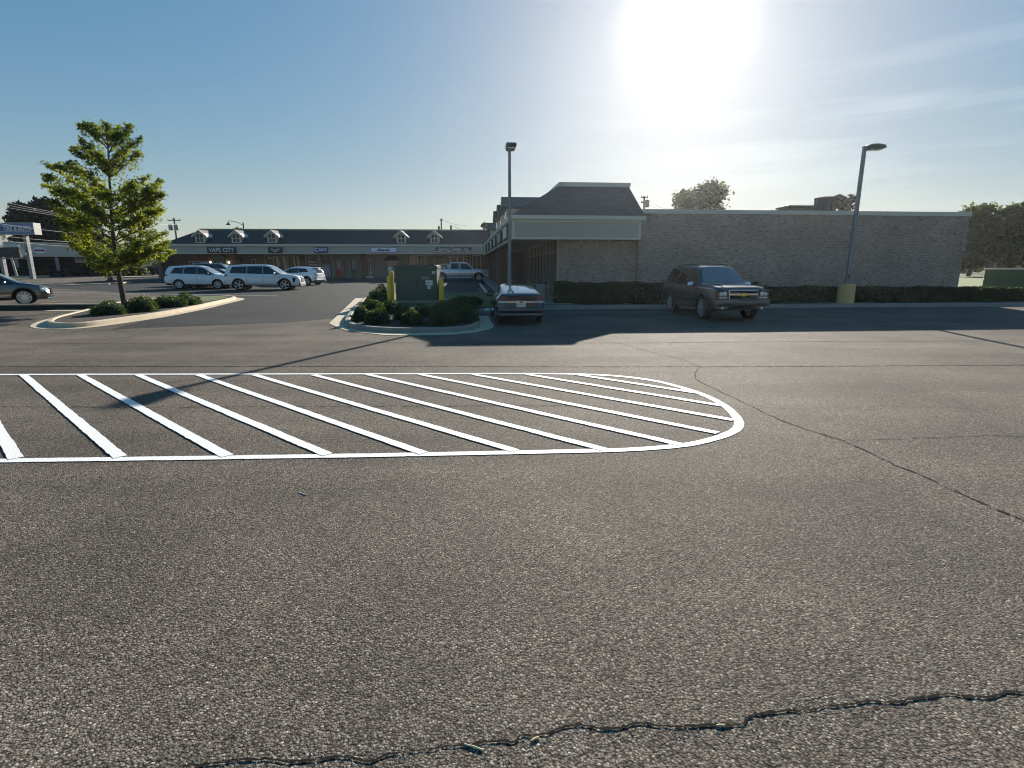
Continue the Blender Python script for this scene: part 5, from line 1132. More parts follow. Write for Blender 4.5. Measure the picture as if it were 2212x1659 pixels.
# tyres in stacks
rnd = random.Random(9); tl = MB()
R_ = .33; tl.lathe([(.19, 0), (.21, -.0), (.29, .0), (R_-.01, .02), (R_, .05), (R_, .17), (R_-.01, .20), (.29, .22), (.21, .22), (.19, .20), (.19, .02), (.19, 0)], 20)
tyre0 = tl.obj('tyre', 'rubber', smooth=True); first = True
stacks = [(17, 597, 3), (28, 597, 4), (42.5, 597.5, 5), (57, 598, 5), (79, 598.5, 4), (88, 598, 5), (103, 598.5, 5), (116, 598, 5), (133, 598, 3), (147, 598, 5), (203, 594, 4), (211, 594.5, 5), (218, 594, 4), (229, 593, 4), (244, 592, 4), (265, 590.5, 6), (272.7, 590.3, 4), (280, 590.2, 5), (293, 590, 5), (302, 589.8, 5), (309, 589.5, 4)]
on = ['first', 'second', 'third', 'fourth', 'fifth', 'sixth', 'seventh', 'eighth', 'ninth', 'tenth', 'eleventh', 'twelfth', 'thirteenth', 'fourteenth', 'fifteenth', 'sixteenth', 'seventeenth', 'eighteenth', 'nineteenth', 'twentieth', 'twenty-first']
lv = ['bottom', 'second', 'third', 'fourth', 'fifth', 'sixth']
for i, (u, v, n) in enumerate(stacks):
    b = G(u, v); b.y = min(b.y, mloc(u)[1]-.6); b.x = ray(u, v)[0]*b.y; b.z = g(b.y)
    sc = 1.15 if i > 9 else 1.05
    for k in range(n):
        if first: o = tyre0; first = False
        else: o = tyre0.copy(); C.objects.link(o)
        o.location = (b.x+rnd.gauss(0, .025), b.y+rnd.gauss(0, .03), b.z+k*.222*sc); o.rotation_euler = (0, 0, rnd.uniform(0, 6)); o.scale = (sc,)*3
        tag(o, f'black tyre, {lv[k]} from the ground in the {on[i]} tyre stack from the left', 'tyre', 'tyres stacked outside the tyre shop')
p = G(45, 598.5); MBt = MB().lathe([(.26, -.09), (.34, -.11), (.40, -.09), (.41, 0), (.40, .09), (.34, .11), (.26, .09), (.26, -.09)], 24, axis='y')
o = MBt.obj('tyre', 'rubber', smooth=True); o.location = P(44.5, 575, p.y+1.5); o.location.z = P(44.5, 575, p.y+1.5).z
o.location = (o.location.x, o.location.y, g(p.y+1.5)+.40+1.0); tag(o, 'tyre with a pale wall standing upright on top of the stacks under the muffler board', 'tyre')
MB().lathe([(.30, -.095), (.33, -.115), (.37, -.095), (.33, -.09), (.30, -.095)], 24, axis='y').obj('white_wall', 'letter', o)
# traffic drum at the very edge
p = G(-3, 600.5); o = thing('traffic_drum', 'orange and white traffic drum at the extreme left edge', 'traffic drum', (p.x, p.y-1.2, g(p.y)+.15))
MB().lathe([(.34, 0), (.30, .03), (.28, .9), (.2, 1.0), (.001, 1.0)], 16).obj('barrel', 'orange', o, smooth=True); MB().lathe([(.293, .32), (.290, .46)], 16).lathe([(.288, .62), (.285, .76)], 16).obj('white_band', 'white_metal', o)
# white warehouse beyond
p = P(342, 575, 92); wh = thing('warehouse', 'white metal warehouse with red roof line between tyre shop and shopping strip', 'building', (p.x, 92, g(80)))
def wz(v): return EYE+ray(342, v)[1]*92-g(80)
hw_ = 6.0
ribs = MB(); ribs.box(-hw_-6, hw_+5, 0, 8, wz(582), wz(557))
for i in range(40): ribs.box(-hw_-6+i*.58, -hw_-6+i*.58+.06, -.04, -.001, wz(582), wz(557))
ribs.obj('wall', 'white_metal', wh); MB().box(-hw_-6.1, hw_+5.1, -.15, 8.1, wz(557), wz(555.4)).obj('roof_edge', 'red_door', wh); MB().box(-hw_-6, hw_+5, -.05, 8, -.5, wz(582)-.003).obj('base_wall', 'taupe', wh)
p = G(350, 592); 
for k, (u, y, lab) in enumerate(((350, 80.0, 'black slatted flatbed trailer loaded with dark gear before the white warehouse'),)):
    q = P(u, 585, y); t = thing('trailer', lab, 'trailer', (q.x, y, g(y)))
    b = MB().box(-1.55, 1.55, -.8, .8, .55, .68).box(-1.55, 1.55, -.8, -.74, .68, 1.25); b.obj('bed', 'black_plastic', t)
    MB().box(-1.2, 1.3, -.6, .6, .72, 1.6).box(-1.3, 1.2, -.5, .5, 1.62, 1.78).obj('load', 'dark_metal', t, bevel=.06)
    for x in (-.9, 0, .9): MB().lathe([(.001, -.1), (.36, -.1), (.36, .1), (.001, .1)], 18, c=(x, -.75, .36), axis='y').obj('wheel', 'rubber', t)
# ------------------------------------------------------------------ transformer cabinet and bollards
Yc = 25.9; gz_ = g(Yc)+.13
a, b = P(856, 650, Yc), P(945, 650, Yc); cx = (a.x+b.x)/2; w = b.x-a.x; H = P(900, 573.5, Yc).z-gz_
cb = thing('transformer_cabinet', 'big dark green electrical cabinet among the shrubs between yellow bollards', 'electrical cabinet', (cx, Yc, gz_), R(1))
MB().box(-w/2-.15, w/2+.35, -.18, 1.7, -.05, .10).obj('concrete_pad', 'concrete_grey', cb, bevel=.01)
MB().box(-w/2, w/2, 0, 1.5, .10, H-.16).obj('housing', 'cab_green', cb, bevel=.012)
MB().box(-w/2-.03, w/2+.03, -.05, 1.55, H-.16, H-.02).box(-w/2+.05, w/2-.05, 0, 1.5, H-.02, H).obj('lid', 'cab_green', cb, bevel=.01)
xs = P(904.7, 620, Yc).x-cx
d1 = MB().box(-w/2+.03, xs-.01, -.03, -.002, .16, H-.20).obj('door', 'cab_green', cb, bevel=.005); MB().box(xs+.01, w/2-.03, -.03, -.002, .16, H-.20).obj('door', 'cab_green', cb, bevel=.005)
MB().box(xs-.10, xs-.05, -.055, -.031, H*.5, H*.5+.16).obj('handle', 'dark_metal', d1)
for (u0, u1, v0, v1, m_) in ((933.6, 939.5, 586, 592, 'trim'), (911, 926, 598.5, 604, 'steel'), (919.6, 934.5, 606, 616.4, 'litter'), (923, 931, 617, 625, 'trim')):
    q0, q1 = P(u0, v1, Yc), P(u1, v0, Yc); st_ = MB().box(q0.x-cx, q1.x-cx, -.034, -.0305, q0.z-gz_, q1.z-gz_).obj('sticker', m_, cb)
q = P(926, 609, Yc); MB().box(q.x-cx-.12, q.x-cx+.14, -.038, -.0345, q.z-gz_-.035, q.z-gz_-.01).box(q.x-cx-.12, q.x-cx+.08, -.038, -.0345, q.z-gz_-.09, q.z-gz_-.07).obj('print', 'letter_dim', cb)
def bollard(u, v0, Y, lab, m='yellow', r=.115, bands=True, H=None):
    p = P(u, v0, Y); z = g(Y)+.1; h = p.z-z
    t = thing('bollard', lab, 'bollard', (p.x, Y, z), 0, 'yellow bollards guarding the cabinet' if m == 'yellow' else None)
    MB().lathe([(r, 0), (r, h-r*.55), (r*.92, h-r*.28), (r*.6, h-r*.06), (.001, h)], 24).obj('sleeve', m, t, smooth=True)
    if bands: MB().lathe([(r+.002, h-.22), (r+.002, h-.20)], 24).lathe([(r+.002, h-.62), (r+.002, h-.60)], 24).obj('reflective_band', 'trim', t)
bollard(840.4, 596.5, 25.2, 'yellow bollard left of the green cabinet, the nearer and lower-looking of the overlapping pair')
bollard(844.8, 586.6, 27.6, 'yellow bollard left of the green cabinet, the one standing behind and rising above the other')
bollard(952.8, 602, 25.0, 'yellow bollard right of the green cabinet, standing alone')
bollard(975.5, 644, 24.2, 'short dark green capped post in the bed right of the cabinet', 'cab_green', .14, False)
# ------------------------------------------------------------------ lamp posts
def lamp(x, y, H, lab, zbase, head_rz, baseH=0, br=.35):
    t = thing('lamp_post', lab, 'lamp post', (x, y, zbase), 0, 'parking lot lamp posts')
    if baseH: MB().lathe([(br, 0), (br*1.02, baseH*.5), (br, baseH-.02), (br-.03, baseH)], 32).obj('concrete_base', 'stucco_y', t, smooth=True)
    MB().box(-.16, .16, -.16, .16, baseH, baseH+.03).obj('base_plate', 'steel', t)
    p_ = MB(); w0, w1 = .072, .062
    p_.add([(-w0, -w0, baseH+.03), (w0, -w0, baseH+.03), (w0, w0, baseH+.03), (-w0, w0, baseH+.03), (-w1, -w1, H), (w1, -w1, H), (w1, w1, H), (-w1, w1, H)], [(0, 1, 2, 3), (4, 5, 6, 7), (0, 1, 5, 4), (1, 2, 6, 5), (2, 3, 7, 6), (3, 0, 4, 7)])
    p_.obj('pole', 'steel', t); MB().box(-.03, .03, -w0-.006, -w0+.002, baseH+.25, baseH+.42).obj('hand_hole', 'hole', t)
    hd = MB(); T = Matrix.Translation((0, 0, H-.02)) @ Matrix.Rotation(head_rz, 4, 'Z')
    hd.box(.0, .20, -.05, .05, -.10, .03, T=T)
    prof = [(.12, -.12), (.12, .0), (.22, .10), (.55, .12), (.86, .08), (.92, 0), (.90, -.06), (.5, -.14)]
    vs = [T @ Vector((x_, s*(.20 if 0 < i < 7 else .17), z_)) for s in (-1, 1) for i, (x_, z_) in enumerate(prof)]
    k = len(prof); hd.add(vs, [tuple(range(k)), tuple(range(k, 2*k))[::-1]]+[(i, (i+1) % k, k+(i+1) % k, k+i) for i in range(k)])
    hd.obj('lamp_head', 'fixture', t, bevel=.015, smooth=True)
    MB().box(.25, .80, -.15, .15, -.155, -.125, T=T @ Matrix.Rotation(R(-2), 4, 'Y')).obj('lamp_lens', 'lamp_glass', t)
    return t
M['stucco_y'] = mat('stucco_y', (0.74, 0.42, 0.17), 0.8, noise=0.12, nscale=4, bump=0.3)
y = 24.4; lamp(P(1101, 600, y).x, y, P(1101, 321, y).z-g(y)-.13, 'tall grey lamp post behind the hatchback, its boxy head pointing at us', g(y)+.13, R(-84))
y = 25.6; q = P(1826.5, 640, y); lamp(q.x, y, P(1870, 316, y).z-g(y)-.13, 'grey lamp post on a round yellow concrete base before the hedge, head turned right', g(y)+.12, R(8), .90, .36)
# dark street lamp base seen under the oak
q = G(239, 609); t = thing('street_lamp', 'dark street post rising on a round foot behind the oak trunk', 'street lamp', (q.x, q.y, g(q.y)))
MB().tube([(0, 0, 0), (0, 0, 5.0)], [.17, .11], 10).obj('pole', 'dark_metal', t, smooth=True); MB().lathe([(.42, 0), (.40, .12), (.25, .18), (.2, .4), (.16, .5)], 16).obj('foot', 'dark_metal', t)
# gooseneck lamp behind the strip
Yg = 82; z0 = .4
def rel(u, v, Y, o): return P(u, v, Y)-o
p = P(527, 510, Yg); o = Vector((p.x, Yg, z0)); t = thing('street_lamp', 'black gooseneck street lamp with a bell shade rising behind the shopping strip', 'street lamp', o)
MB().tube([(0, 0, 0), rel(525, 481, Yg, o)], .09, 8).obj('pole', 'dark_metal', t)
MB().tube([rel(524.5, 487, Yg, o), rel(516, 482, Yg, o), rel(505, 478.5, Yg, o), rel(494, 477.5, Yg, o), rel(493.5, 480, Yg, o)], .045, 6).obj('arm', 'dark_metal', t)
b = rel(493.5, 483, Yg, o); MB().lathe([(.38, -.22), (.30, -.1), (.12, .05), (.07, .25), (.001, .3)], 14, c=b).obj('shade', 'dark_metal', t, smooth=True)
# utility poles and wires
def upole(u, vt, Y, lab, arms=((5.5, 13),), trans=(), r=.15):
    p = P(u, vt, Y); o = Vector((p.x, Y, g(Y))); h = p.z-o.z; t = thing('utility_pole', lab, 'utility pole', o)
    MB().tube([(0, 0, 0), (0, 0, h)], [r, r*.7], 8).obj('pole', 'pole_wood', t, smooth=True)
    for dv, w in arms:
        z = (P(u, vt+dv, Y)-o).z; x = w*Y/FPX; MB().box(-x, x, -.08, .06, z-.06, z+.06).box(-x, -x+.08, -.05, .03, z+.06, z+.22).box(x-.08, x, -.05, .03, z+.06, z+.22).box(-.3*x, -.3*x+.08, -.05, .03, z+.06, z+.2).obj('cross_arm', 'pole_wood', t)
    for du, dv in trans:
        c_ = rel(u+du, vt+dv, Y, o); MB().lathe([(.28, -.42), (.30, -.38), (.30, .36), (.2, .44), (.001, .45)], 14, c=(c_.x, -.25, c_.z)).obj('transformer', 'steel', t, smooth=True)
    return t
upole(375.5, 471, 84, 'wooden utility pole with cross arm and two round transformers left of the strip roof', ((5.4, 13),), ((-4.5, 21), (7, 21)))
upole(953, 473, 92, 'utility pole rising behind the right end of the strip roof', ((3, 3),), ())
upole(948, 489, 90, 'short thick pole stub just left of the taller pole behind the strip', (), (), .22)
upole(974, 487.5, 90, 'stubby pole carrying wires to the right, behind the sewing shop', (), (), .2)
upole(1392, 424, 70, 'dark utility pole with two cross arms right of the tower roof', ((3, 7), (14, 6)), ((4.5, 17),), .14)
def wire(a, b, sag, lab, r=.02, grp='overhead wires on the left'):
    pts = []
    for i in range(25):
        s = i/24; p = Vector(a).lerp(Vector(b), s); p.z -= sag*4*s*(1-s); pts.append(p)
    return tag(MB().tube(pts, r, 5).obj('power_line', 'wire'), lab, 'power line', grp)
E = P(373, 477, 84)
wl_ = ['uppermost', 'second highest', 'third highest', 'fourth highest', 'fifth highest', 'lowest']
for i, (v0, v1, u1) in enumerate(((426, 455, 135), (431.7, 462.6, 164), (437, 466, 170), (473, 493, 145), (499, 513, 149), (508, 521, 116))):
    a = P(0, v0, 50); b = P(u1, v1, 60); d = (b-a)
    far = b+d*2.2; far.z = far.z+(1.2 if i < 3 else .9)
    wire(a-d*1.0, far, .9, f'{wl_[i]} of the overhead wires crossing behind the oak at the left', .014)
wire(P(974, 487, 90), P(1060, 502, 80), .4, 'thin wire sloping down right from the stubby pole to the covered walk roof', .03, 'service wires behind the strip'); wire(P(953, 474, 92), P(1010, 487, 80), .3, 'thin wire running down from the top of the pole behind the strip', .02, 'service wires behind the strip')
wire(P(1394, 426, 70), P(1470, 450, 60), .6, 'upper wire falling from the cross arms beside the tower', .02, 'wires beside the tower'); wire(P(1394, 434, 70), P(1475, 455, 60), .6, 'lower wire falling from the cross arms beside the tower', .02, 'wires beside the tower')
# trash can
y = 26.2; q = P(1170.5, 620, y); t = thing('trash_can', 'round concrete trash can with dark domed lid beside the entrance hedge', 'trash can', (q.x, y, g(y)+.16))
MB().lathe([(.24, 0), (.26, .04), (.26, .78), (.24, .82)], 20).obj('bin', 'concrete_grey', t, smooth=True); MB().lathe([(.25, .82), (.24, .90), (.17, .99), (.001, 1.02)], 20).obj('lid', 'dark_metal', t, smooth=True); MB().box(.26, .32, -.25, .1, 0, .86).obj('side_post', 'concrete_grey', t)
q = G(1087, 662, .14); q = G(1052, 675-4, .14)
tag(MB().add([(q.x-.12, q.y, q.z+.0), (q.x+.10, q.y-.04, q.z+.01), (q.x+.13, q.y+.1, q.z+.05), (q.x-.02, q.y+.05, q.z+.08), (q.x-.1, q.y+.12, q.z+.03)], [(0, 1, 3), (1, 2, 3), (3, 4, 0), (2, 4, 3), (0, 4, 2, 1)]).obj('paper_scrap', 'litter'), 'crumpled white paper scrap on the grass beside the hatchback', 'litter')
# green container, fence
q = P(2129, 622, 38.5); o = thing('dumpster', 'long dark green container with pale top rim at the right edge behind the hedge', 'dumpster', (q.x, 38.8, g(38.8)), R(-40))
zt_ = P(2136, 580, 38.8).z-g(38.8)
c_ = MB().box(0, 7, 0, 2.3, .1, zt_*.52).box(0, 7, 0, 2.3, zt_*.55, zt_-.08).box(.05, 6.95, .04, 2.2, zt_*.5, zt_*.56)
c_.obj('body', 'bin_green', o, bevel=.02)
MB().box(-.06, 7.05, -.08, 2.36, zt_-.078, zt_+.02).obj('top_rim', 'trim', o, bevel=.01)
for i in range(9): MB().box(.4+i*.8, .5+i*.8, -.06, -.001, .12, zt_-.1).obj('side_rib', 'bin_green', o)
fe = thing('fence', 'grey chain-link fence with thin posts across the far field', 'fence', (26, 78, g(78)))
for i in range(16): MB().tube([(i*3.0, 0, 0), (i*3.0, 0, 1.7)], .05, 6).obj('fence_post', 'steel', fe)
mb = MB()
for i in range(230): mb.tube([(i*.2, 0, .05), (i*.2+.3, 0, 1.65)], .008, 3, cap=False).tube([(i*.2+.3, .01, .05), (i*.2, .01, 1.65)], .008, 3, cap=False)
mb.obj('mesh_panel', 'steel', fe); MB().tube([(0, 0, 1.7), (46, 0, 1.7)], .03, 5).obj('top_rail', 'steel', fe)

# ------------------------------------------------------------------ vegetation
NR = np.random.RandomState(4)
def leaves(name, pts, size, m, parent=None, flat=.5, shp=2.0, seed=1, nrm=None):
    """a crown of small folded leaf blades"""
    rs = np.random.RandomState(seed); pts = np.asarray(pts, dtype=float); n = len(pts)
    d = rs.normal(size=(n, 3)); d[:, 2] *= flat; d /= np.linalg.norm(d, axis=1)[:, None]
    a = rs.normal(size=(n, 3)); a -= (a*d).sum(1)[:, None]*d; a /= np.linalg.norm(a, axis=1)[:, None]
    c = np.cross(d, a); s = size*rs.uniform(.6, 1.35, n)[:, None]
    v = np.empty((n, 4, 3)); v[:, 0] = pts-d*s; v[:, 1] = pts+a*s/shp+c*s*.18; v[:, 2] = pts+d*s; v[:, 3] = pts-a*s/shp+c*s*.18
    me = bpy.data.meshes.new(name); me.vertices.add(n*4); me.vertices.foreach_set('co', v.reshape(-1))
    me.loops.add(n*4); me.loops.foreach_set('vertex_index', np.arange(n*4)); me.polygons.add(n)
    me.polygons.foreach_set('loop_start', np.arange(n)*4); me.polygons.foreach_set('loop_total', np.full(n, 4)); me.update(); me.validate()
    me.materials.append(M[m]); o = bpy.data.objects.new(name, me); C.objects.link(o)
    if parent is not None: o.parent = parent
    return o
def limb_path(a, b, rs, bend=.12, n=6):
    a, b = np.array(a, float), np.array(b, float); L_ = np.linalg.norm(b-a); pts = []
    off = rs.normal(size=3)*L_*bend
    for i in range(n+1):
        t = i/n; pts.append(a+(b-a)*t+off*math.sin(math.pi*t)+rs.normal(size=3)*L_*.015*(0 < i < n))
    return pts
def oak():
    Y = 24.6; base = P(270, 664, Y); base.z = g(Y)+.1
    t = thing('oak_tree', 'young oak with spiky yellow-green crown in the shrub island on the left', 'tree', base)
    rs = np.random.RandomState(12)
    def Q(u, v, dy=0): return np.array(P(u, v, Y+dy)-base)
    trunk = [np.zeros(3), Q(258, 600), Q(249, 545), Q(243, 500), Q(240, 440), Q(236, 380), Q(234, 330), Q(231, 290)]
    rad = [.12, .105, .09, .075, .06, .045, .03, .012]
    tips = [(231, 268, 0), (190, 268, .2), (285, 272, -.3), (305, 298, .4), (176, 305, -.4), (160, 320, .3), (112, 358, .2), (95, 378, -.3), (92, 398, .5), (98, 430, -.6), (118, 452, .6), (120, 480, -.8), (135, 510, .4), (150, 528, -.6), (350, 390, .3), (343, 398, -.4), (330, 420, .6), (352, 418, -.1), (348, 455, .5), (352, 452, -.6), (365, 520, .2), (372, 545, -.5), (355, 560, .5), (315, 548, -.8), (330, 500, .7), (270, 570, .8), (225, 562, -.9), (195, 548, 1.0), (290, 400, -1.3), (200, 400, 1.4), (180, 450, -1.5), (290, 480, 1.5), (240, 420, -1.4), (235, 520, 1.6), (250, 350, 1.0), (215, 340, -.9), (270, 330, .7), (300, 520, -1.5), (170, 500, 1.6), (210, 460, -1.8), (270, 450, 1.9), (145, 410, -1.0), (200, 575, .2), (215, 580, -.2), (172, 270, .1), (262, 292, -.6), (305, 330, .5), (146, 352, -.3), (338, 438, .2), (88, 350, .4), (108, 415, 1.0), (322, 380, .9), (196, 330, .8), (256, 275, .5), (360, 500, -.9), (130, 470, 1.2)]
    wood = MB(); wood.tube([tuple(p) for p in trunk], rad, 10)
    tr = wood.obj('trunk', 'bark', t, smooth=True)
    lm = MB(); cloud = []; 
    tv = [664, 600, 545, 500, 440, 380, 330, 290]
    for (u, v, dy) in tips:
        vs = v+34+abs(u-238)*.28                       # where the limb leaves the trunk
        vs = min(max(vs, 292), 578)
        k = max(i for i in range(len(tv)) if tv[i] >= vs); k = min(k, len(tv)-2); f = (tv[k]-vs)/(tv[k]-tv[k+1]); a = trunk[k]+(trunk[k+1]-trunk[k])*f
        pt = limb_path(a, Q(u, v, dy), rs, .06, 7); L_ = np.linalg.norm(pt[-1]-pt[0])
        lm.tube([tuple(p) for p in pt], [max(.007, .032*(1-i/7.5)) for i in range(8)], 5)
        nl = int(110+L_*90)
        for j in range(nl):
            s = rs.uniform(.22, 1.0)**.8; q = s*7; i = min(int(q), 6); p = pt[i]+(pt[i+1]-pt[i])*(q-i)
            spread = (.42*(1-s)+.065)*min(1.0, .45+L_*.3)
            tw = np.clip(rs.normal(size=3), -1.9, 1.9)*spread; tw[2] *= .8
            cloud.append(p+tw)
        for j in range(int(L_*9)):                    # side twigs with leaf tufts
            s = rs.uniform(.25, .96); q = s*7; i = min(int(q), 6); p = pt[i]+(pt[i+1]-pt[i])*(q-i)
            dv = rs.normal(size=3); dv[2] = abs(dv[2])*.6; dv /= np.linalg.norm(dv); e = p+dv*rs.uniform(.18, .48)*(1.15-s*.6)
            lm.tube([tuple(p), tuple(e)], [.006, .003], 3)
            for _ in range(26): cloud.append(p+(e-p)*rs.uniform(.3, 1.1)+rs.normal(size=3)*.052)
    lm.obj('limb', 'bark', t, smooth=True)
    leaves('crown', cloud, .058, 'leaf_oak', t, flat=.8, seed=3)
oak()
def far_tree(u, vb, vt, wpx, Y, lab, m='leaf_far', n=9000, ls=.22, seed=1, gaps=.35, name='tree', lobes=14, zb=None, squat=1.0):
    rs = np.random.RandomState(seed); top = P(u, vt, Y); x = top.x; z0 = g(Y) if zb is None else zb; H = top.z-z0; Wd = wpx*Y/FPX/2
    t = thing(name, lab, 'tree', (x, Y, z0))
    cb_ = max((P(u, vb, Y).z-z0), H*.12)
    MB().tube([(0, 0, 0), (.1, 0, H*.4), (-.1, .1, H*.8)], [H*.028, H*.02, H*.008], 8).obj('trunk', 'bark', t, smooth=True)
    pts = []; lm = MB(); ch = H-cb_
    for k in range(lobes):
        th = rs.uniform(0, 6.283); rr = rs.uniform(.15, .78)**.7; zz = rs.uniform(.06, .86)
        prof = math.sin(math.pi*min(1, .22+zz*.72))**.6
        c_ = np.array([Wd*rr*prof*math.cos(th), Wd*.8*rr*prof*math.sin(th), cb_+ch*zz]); s = rs.uniform(.22, .38)*min(Wd, ch*.8)
        lm.tube([(0, 0, max(.5, c_[2]*.55)), tuple(c_*[.5, .5, .85]), tuple(c_)], [H*.012, H*.007, .02], 5)
        nn = int(n/lobes); q = rs.normal(size=(nn, 3)); q /= np.linalg.norm(q, axis=1)[:, None]; q *= (rs.uniform(.3, 1.0, nn)**.5)[:, None]*s*(1+.25*rs.normal(size=nn))[:, None]; q[:, 2] *= .75
        # drop leaves in random holes
        hol = rs.normal(size=(7, 3)); hol = hol/np.linalg.norm(hol, axis=1)[:, None]*s*.75
        keep = np.ones(nn, bool)
        for h_ in hol: keep &= np.linalg.norm(q-h_, axis=1) > s*gaps
        pts.append(q[keep]+c_)
    lm.obj('limb', 'bark', t, smooth=True)
    P_ = np.concatenate(pts); P_ = P_[P_[:, 2] > cb_*.5]
    leaves('crown', P_, ls, m, t, flat=.9, seed=seed)
    return t
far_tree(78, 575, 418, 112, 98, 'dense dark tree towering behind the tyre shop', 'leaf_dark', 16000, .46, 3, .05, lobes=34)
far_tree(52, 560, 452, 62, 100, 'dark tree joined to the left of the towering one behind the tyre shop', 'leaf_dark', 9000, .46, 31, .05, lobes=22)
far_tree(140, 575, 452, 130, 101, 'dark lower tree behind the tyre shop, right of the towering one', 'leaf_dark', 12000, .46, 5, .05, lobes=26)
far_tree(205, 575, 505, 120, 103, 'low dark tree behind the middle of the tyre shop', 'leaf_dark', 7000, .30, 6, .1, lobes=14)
far_tree(1517, 465, 393, 128, 64, 'broad airy tree whose top rises above the brick hall, right of the tower', 'leaf_far', 7000, .23, 7, .46, lobes=34)
far_tree(1817, 470, 418, 62, 70, 'small dark tree behind the round condenser on the hall roof', 'leaf_dark', 3600, .23, 8, .42, lobes=18)
far_tree(2120, 590, 432, 120, 72, 'tall leafy tree right of the brick hall', 'leaf_far', 10000, .26, 9, .30, lobes=34)
far_tree(2200, 590, 428, 110, 70, 'tall leafy tree at the right edge beyond the green container', 'leaf_far', 9500, .26, 10, .28, lobes=32)
far_tree(2275, 590, 440, 100, 74, 'leafy tree cut off by the right edge', 'leaf_far', 7000, .27, 11, .28, lobes=24)
far_tree(2105, 590, 545, 70, 85, 'low dark tree across the field behind the chain-link fence', 'leaf_dark', 6000, .2, 12, .1, lobes=12)
far_tree(2190, 590, 540, 90, 86, 'low dark tree behind the green container', 'leaf_dark', 6000, .2, 13, .1, lobes=12)
far_tree(1050, 510, 481, 26, 96, 'small tree top peeping over the covered walk roof', 'leaf_far', 2500, .2, 14, .3, lobes=10)
far_tree(506, 520, 491.5, 46, 100, 'low tree top just showing over the strip roof under the gooseneck lamp', 'leaf_far', 2000, .22, 15, .3, lobes=9)
# bare tree far left
rs = np.random.RandomState(2); q = P(6, 560, 96); t = thing('bare_tree', 'pale bare-branched tree at the left edge above the blue pole sign', 'tree', (q.x, 96, g(80)))
mb = MB()
def twig(p, d, L_, r, k):
    e = p+d*L_; mb.tube([tuple(p), tuple((p+e)/2+rs.normal(size=3)*L_*.05), tuple(e)], [r, r*.8, r*.6], 4, cap=False)
    if k == 0: return
    for _ in range(4):
        n_ = d+rs.normal(size=3)*.48; n_[2] = abs(n_[2])*.9+.12; n_ /= np.linalg.norm(n_); twig(p+(e-p)*rs.uniform(.45, 1), n_, L_*rs.uniform(.6, .85), r*.6, k-1)
twig(np.array([0, 0, 0.]), np.array([0, 0, 1.]), 3.4, .16, 5); 
M['bark_pale'] = mat('bark_pale', (0.30, 0.25, 0.21), 0.9); mb.obj('trunk', 'bark_pale', t)

def shrub_mesh(seed, n=1500):
    rs = np.random.RandomState(seed); q = rs.normal(size=(n, 3)); q[:, 2] = np.abs(q[:, 2]); q /= np.linalg.norm(q, axis=1)[:, None]
    bump = 1+.10*np.sin(q[:, 0]*5+seed)+.09*np.sin(q[:, 1]*6+2*seed)+.07*np.sin(q[:, 2]*7+q[:, 0]*4)
    q *= (bump*(1-.16*rs.uniform(0, 1, n)**2)*(1+.05*rs.normal(size=n)))[:, None]; q *= [.5, .5, .5]; return q
shr = []
def shrub(loc, w, h, lab, k, grp, rz=0.0):
    if k not in [s[0] for s in shr]:
        t = thing('shrub', lab, 'shrub', loc, rz, grp)
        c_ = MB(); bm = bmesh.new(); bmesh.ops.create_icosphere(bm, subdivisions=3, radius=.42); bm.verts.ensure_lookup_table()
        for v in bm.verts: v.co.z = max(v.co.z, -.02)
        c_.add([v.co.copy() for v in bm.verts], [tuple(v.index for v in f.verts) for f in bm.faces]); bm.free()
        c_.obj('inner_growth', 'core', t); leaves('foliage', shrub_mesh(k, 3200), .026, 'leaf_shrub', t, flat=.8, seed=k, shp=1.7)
        shr.append((k, t)); t.scale = (w, w, h*2)
    else:
        src = [s[1] for s in shr if s[0] == k][0]; t = dup(src, loc, rz, lab, (w, w, h*2)); t['group'] = grp
    return t
g1_ = 'shrubs in the tree island'
for i, (u, vb, vt, wp, lab) in enumerate(((220, 684, 655, 72, 'round green shrub nearest the rounded left end of the tree island'), (294, 677, 643.5, 64, 'round shrub just right of the oak trunk, second from the left end of its island'), (353, 668, 640, 64, 'third round shrub in the tree island, between the trunk-side one and the last'), (398, 662, 636, 50, 'rightmost shrub of the tree island, next to its strip of grass'))):
    p = G(u, vb-3, .12); wd = wp*p.y/FPX; hh = P(u, vt, p.y+.1).z-p.z
    shrub((p.x, p.y+wd*.3, p.z-.02), wd*1.02, hh*1.0, lab, 1+i % 3, g1_, i*1.3)
g2_ = 'shrubs around the green cabinet'
L2 = [(819, 654, 622, 48, 'farthest shrub on the left flank of the cabinet bed, level with the bollard foot'), (812, 668, 634, 50, 'shrub second from the back on the left flank of the cabinet bed'), (800, 681, 649, 52, 'shrub third from the back on the left flank of the cabinet bed'), (780, 695, 664, 44, 'leftmost shrub of the cabinet bed, nearest its pale gutter corner'),
      (845, 676, 650, 48, 'shrub at the feet of the two overlapping yellow bollards'), (812, 702, 670, 56, 'shrub at the front left of the cabinet bed'), (872, 692, 666, 50, 'shrub before the left door of the cabinet'), (889, 703, 672, 54, 'front middle shrub of the cabinet bed, catching some light'), (912, 686, 660, 46, 'shrub before the right door of the cabinet'),
      (955, 681, 655, 50, 'shrub at the foot of the lone yellow bollard'), (952, 705, 671, 60, 'large front shrub below the lone yellow bollard'), (1005, 699, 662, 62, 'large rightmost shrub of the cabinet bed'), (985, 684, 659, 44, 'shrub hiding the foot of the short green post'), (1000, 666, 643, 66, 'dark flat shrub behind the short green post'), (1026, 662, 646, 34, 'dark shrub nearest the left mirror of the hatchback')]
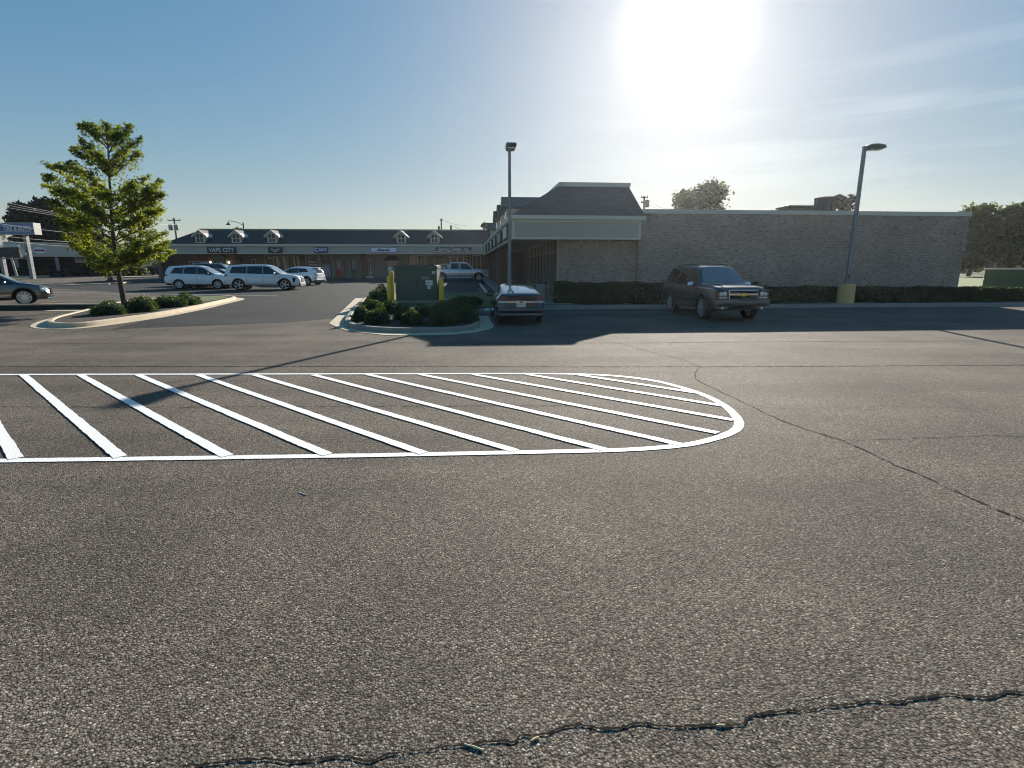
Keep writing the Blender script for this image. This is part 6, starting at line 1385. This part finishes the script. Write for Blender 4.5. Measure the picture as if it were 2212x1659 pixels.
for i, (u, vb, vt, wp, lab) in enumerate(L2):
    p = G(u, vb-2, .12); wd = wp*p.y/FPX; hh = P(u, vt, p.y+.1).z-p.z
    shrub((p.x, p.y+wd*.25, p.z-.02), wd*1.0, max(hh, .35)*1.04, lab, 1+i % 3, g2_, i*.9)
q = P(1112, 610, 26.4); shrub((q.x, 25.6, g(25.6)+.1), 1.5, .75, 'low dark shrub beside the trash can behind the hatchback roof', 2, 'shrubs near the covered walk')
for i, (u, lab) in enumerate(((8, 'leftmost yellowish bush in the kerbed bed at the left edge'), (18, 'middle yellowish bush in the kerbed bed at the left edge'), (33, 'rightmost yellowish bush in the kerbed bed at the left edge'))):
    p = G(u, 599); shrub((p.x, p.y+.5, g(p.y)+.15), 1.0, .45, lab, 1+i, 'bushes in the street bed', i)
def hedge(x0, x1, y, h0, h1, lab, n, seed, th=.9):
    """clipped hedge along the building, base at local y"""
    p = W(x0, y); L_ = x1-x0; t = thing('hedge', lab, 'hedge', (p.x, p.y, g(p.y)+.1), phi)
    rs = np.random.RandomState(seed); pts = []
    def hh(x): return h0+(h1-h0)*x/L_+.03*math.sin(x*2.1+seed)+.02*math.sin(x*5.3)
    sl_ = (g(W(x1, y).y)-g(p.y))/L_
    for i in range(n):
        x = rs.uniform(0, L_); H_ = hh(x); f = rs.uniform()
        if f < .5: q = (x, -th/2*(1+.06*math.sin(x*3.7)+.05*rs.normal()), H_*rs.uniform(0, 1))
        elif f < .95: q = (x, rs.uniform(-th/2, th/2), H_+rs.normal()*.018)
        else: q = (rs.choice([0, L_])+rs.normal()*.03, rs.uniform(-th/2, th/2), H_*rs.uniform(0, 1))
        pts.append((q[0], q[1], q[2]+sl_*x))
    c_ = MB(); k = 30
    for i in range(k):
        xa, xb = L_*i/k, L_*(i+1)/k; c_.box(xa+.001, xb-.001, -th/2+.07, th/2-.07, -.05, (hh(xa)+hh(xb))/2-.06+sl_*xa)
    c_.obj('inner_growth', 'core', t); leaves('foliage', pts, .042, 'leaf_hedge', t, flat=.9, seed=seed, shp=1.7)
hedge(1.9, 11.6, -1.45, .96, .90, 'tall clipped hedge against the tan brick wall behind the big suv', 17000, 1)
hedge(11.7, 27.5, -1.35, .72, .62, 'long low clipped hedge behind the yellow-based lamp post, running to the right edge', 22000, 2)

# ------------------------------------------------------------------ thin scattering volume added to imitate the sun's veiling glare
hz = MB().box(-455, 455, -30, 455, -2.2, 17).obj('glare_haze', 'hole'); hz.data.materials.clear(); hz['kind'] = 'stuff'
hm = bpy.data.materials.new('glare_haze'); hm.use_nodes = True; hn = hm.node_tree.nodes; hn.clear()
ho = hn.new('ShaderNodeOutputMaterial'); hv = hn.new('ShaderNodeVolumePrincipled')
hv.inputs['Color'].default_value = (0.93, 0.96, 1.0, 1); hv.inputs['Density'].default_value = 0.00022; hv.inputs['Anisotropy'].default_value = 0.8
hm.node_tree.links.new(hv.outputs[0], ho.inputs['Volume']); hz.data.materials.append(hm)
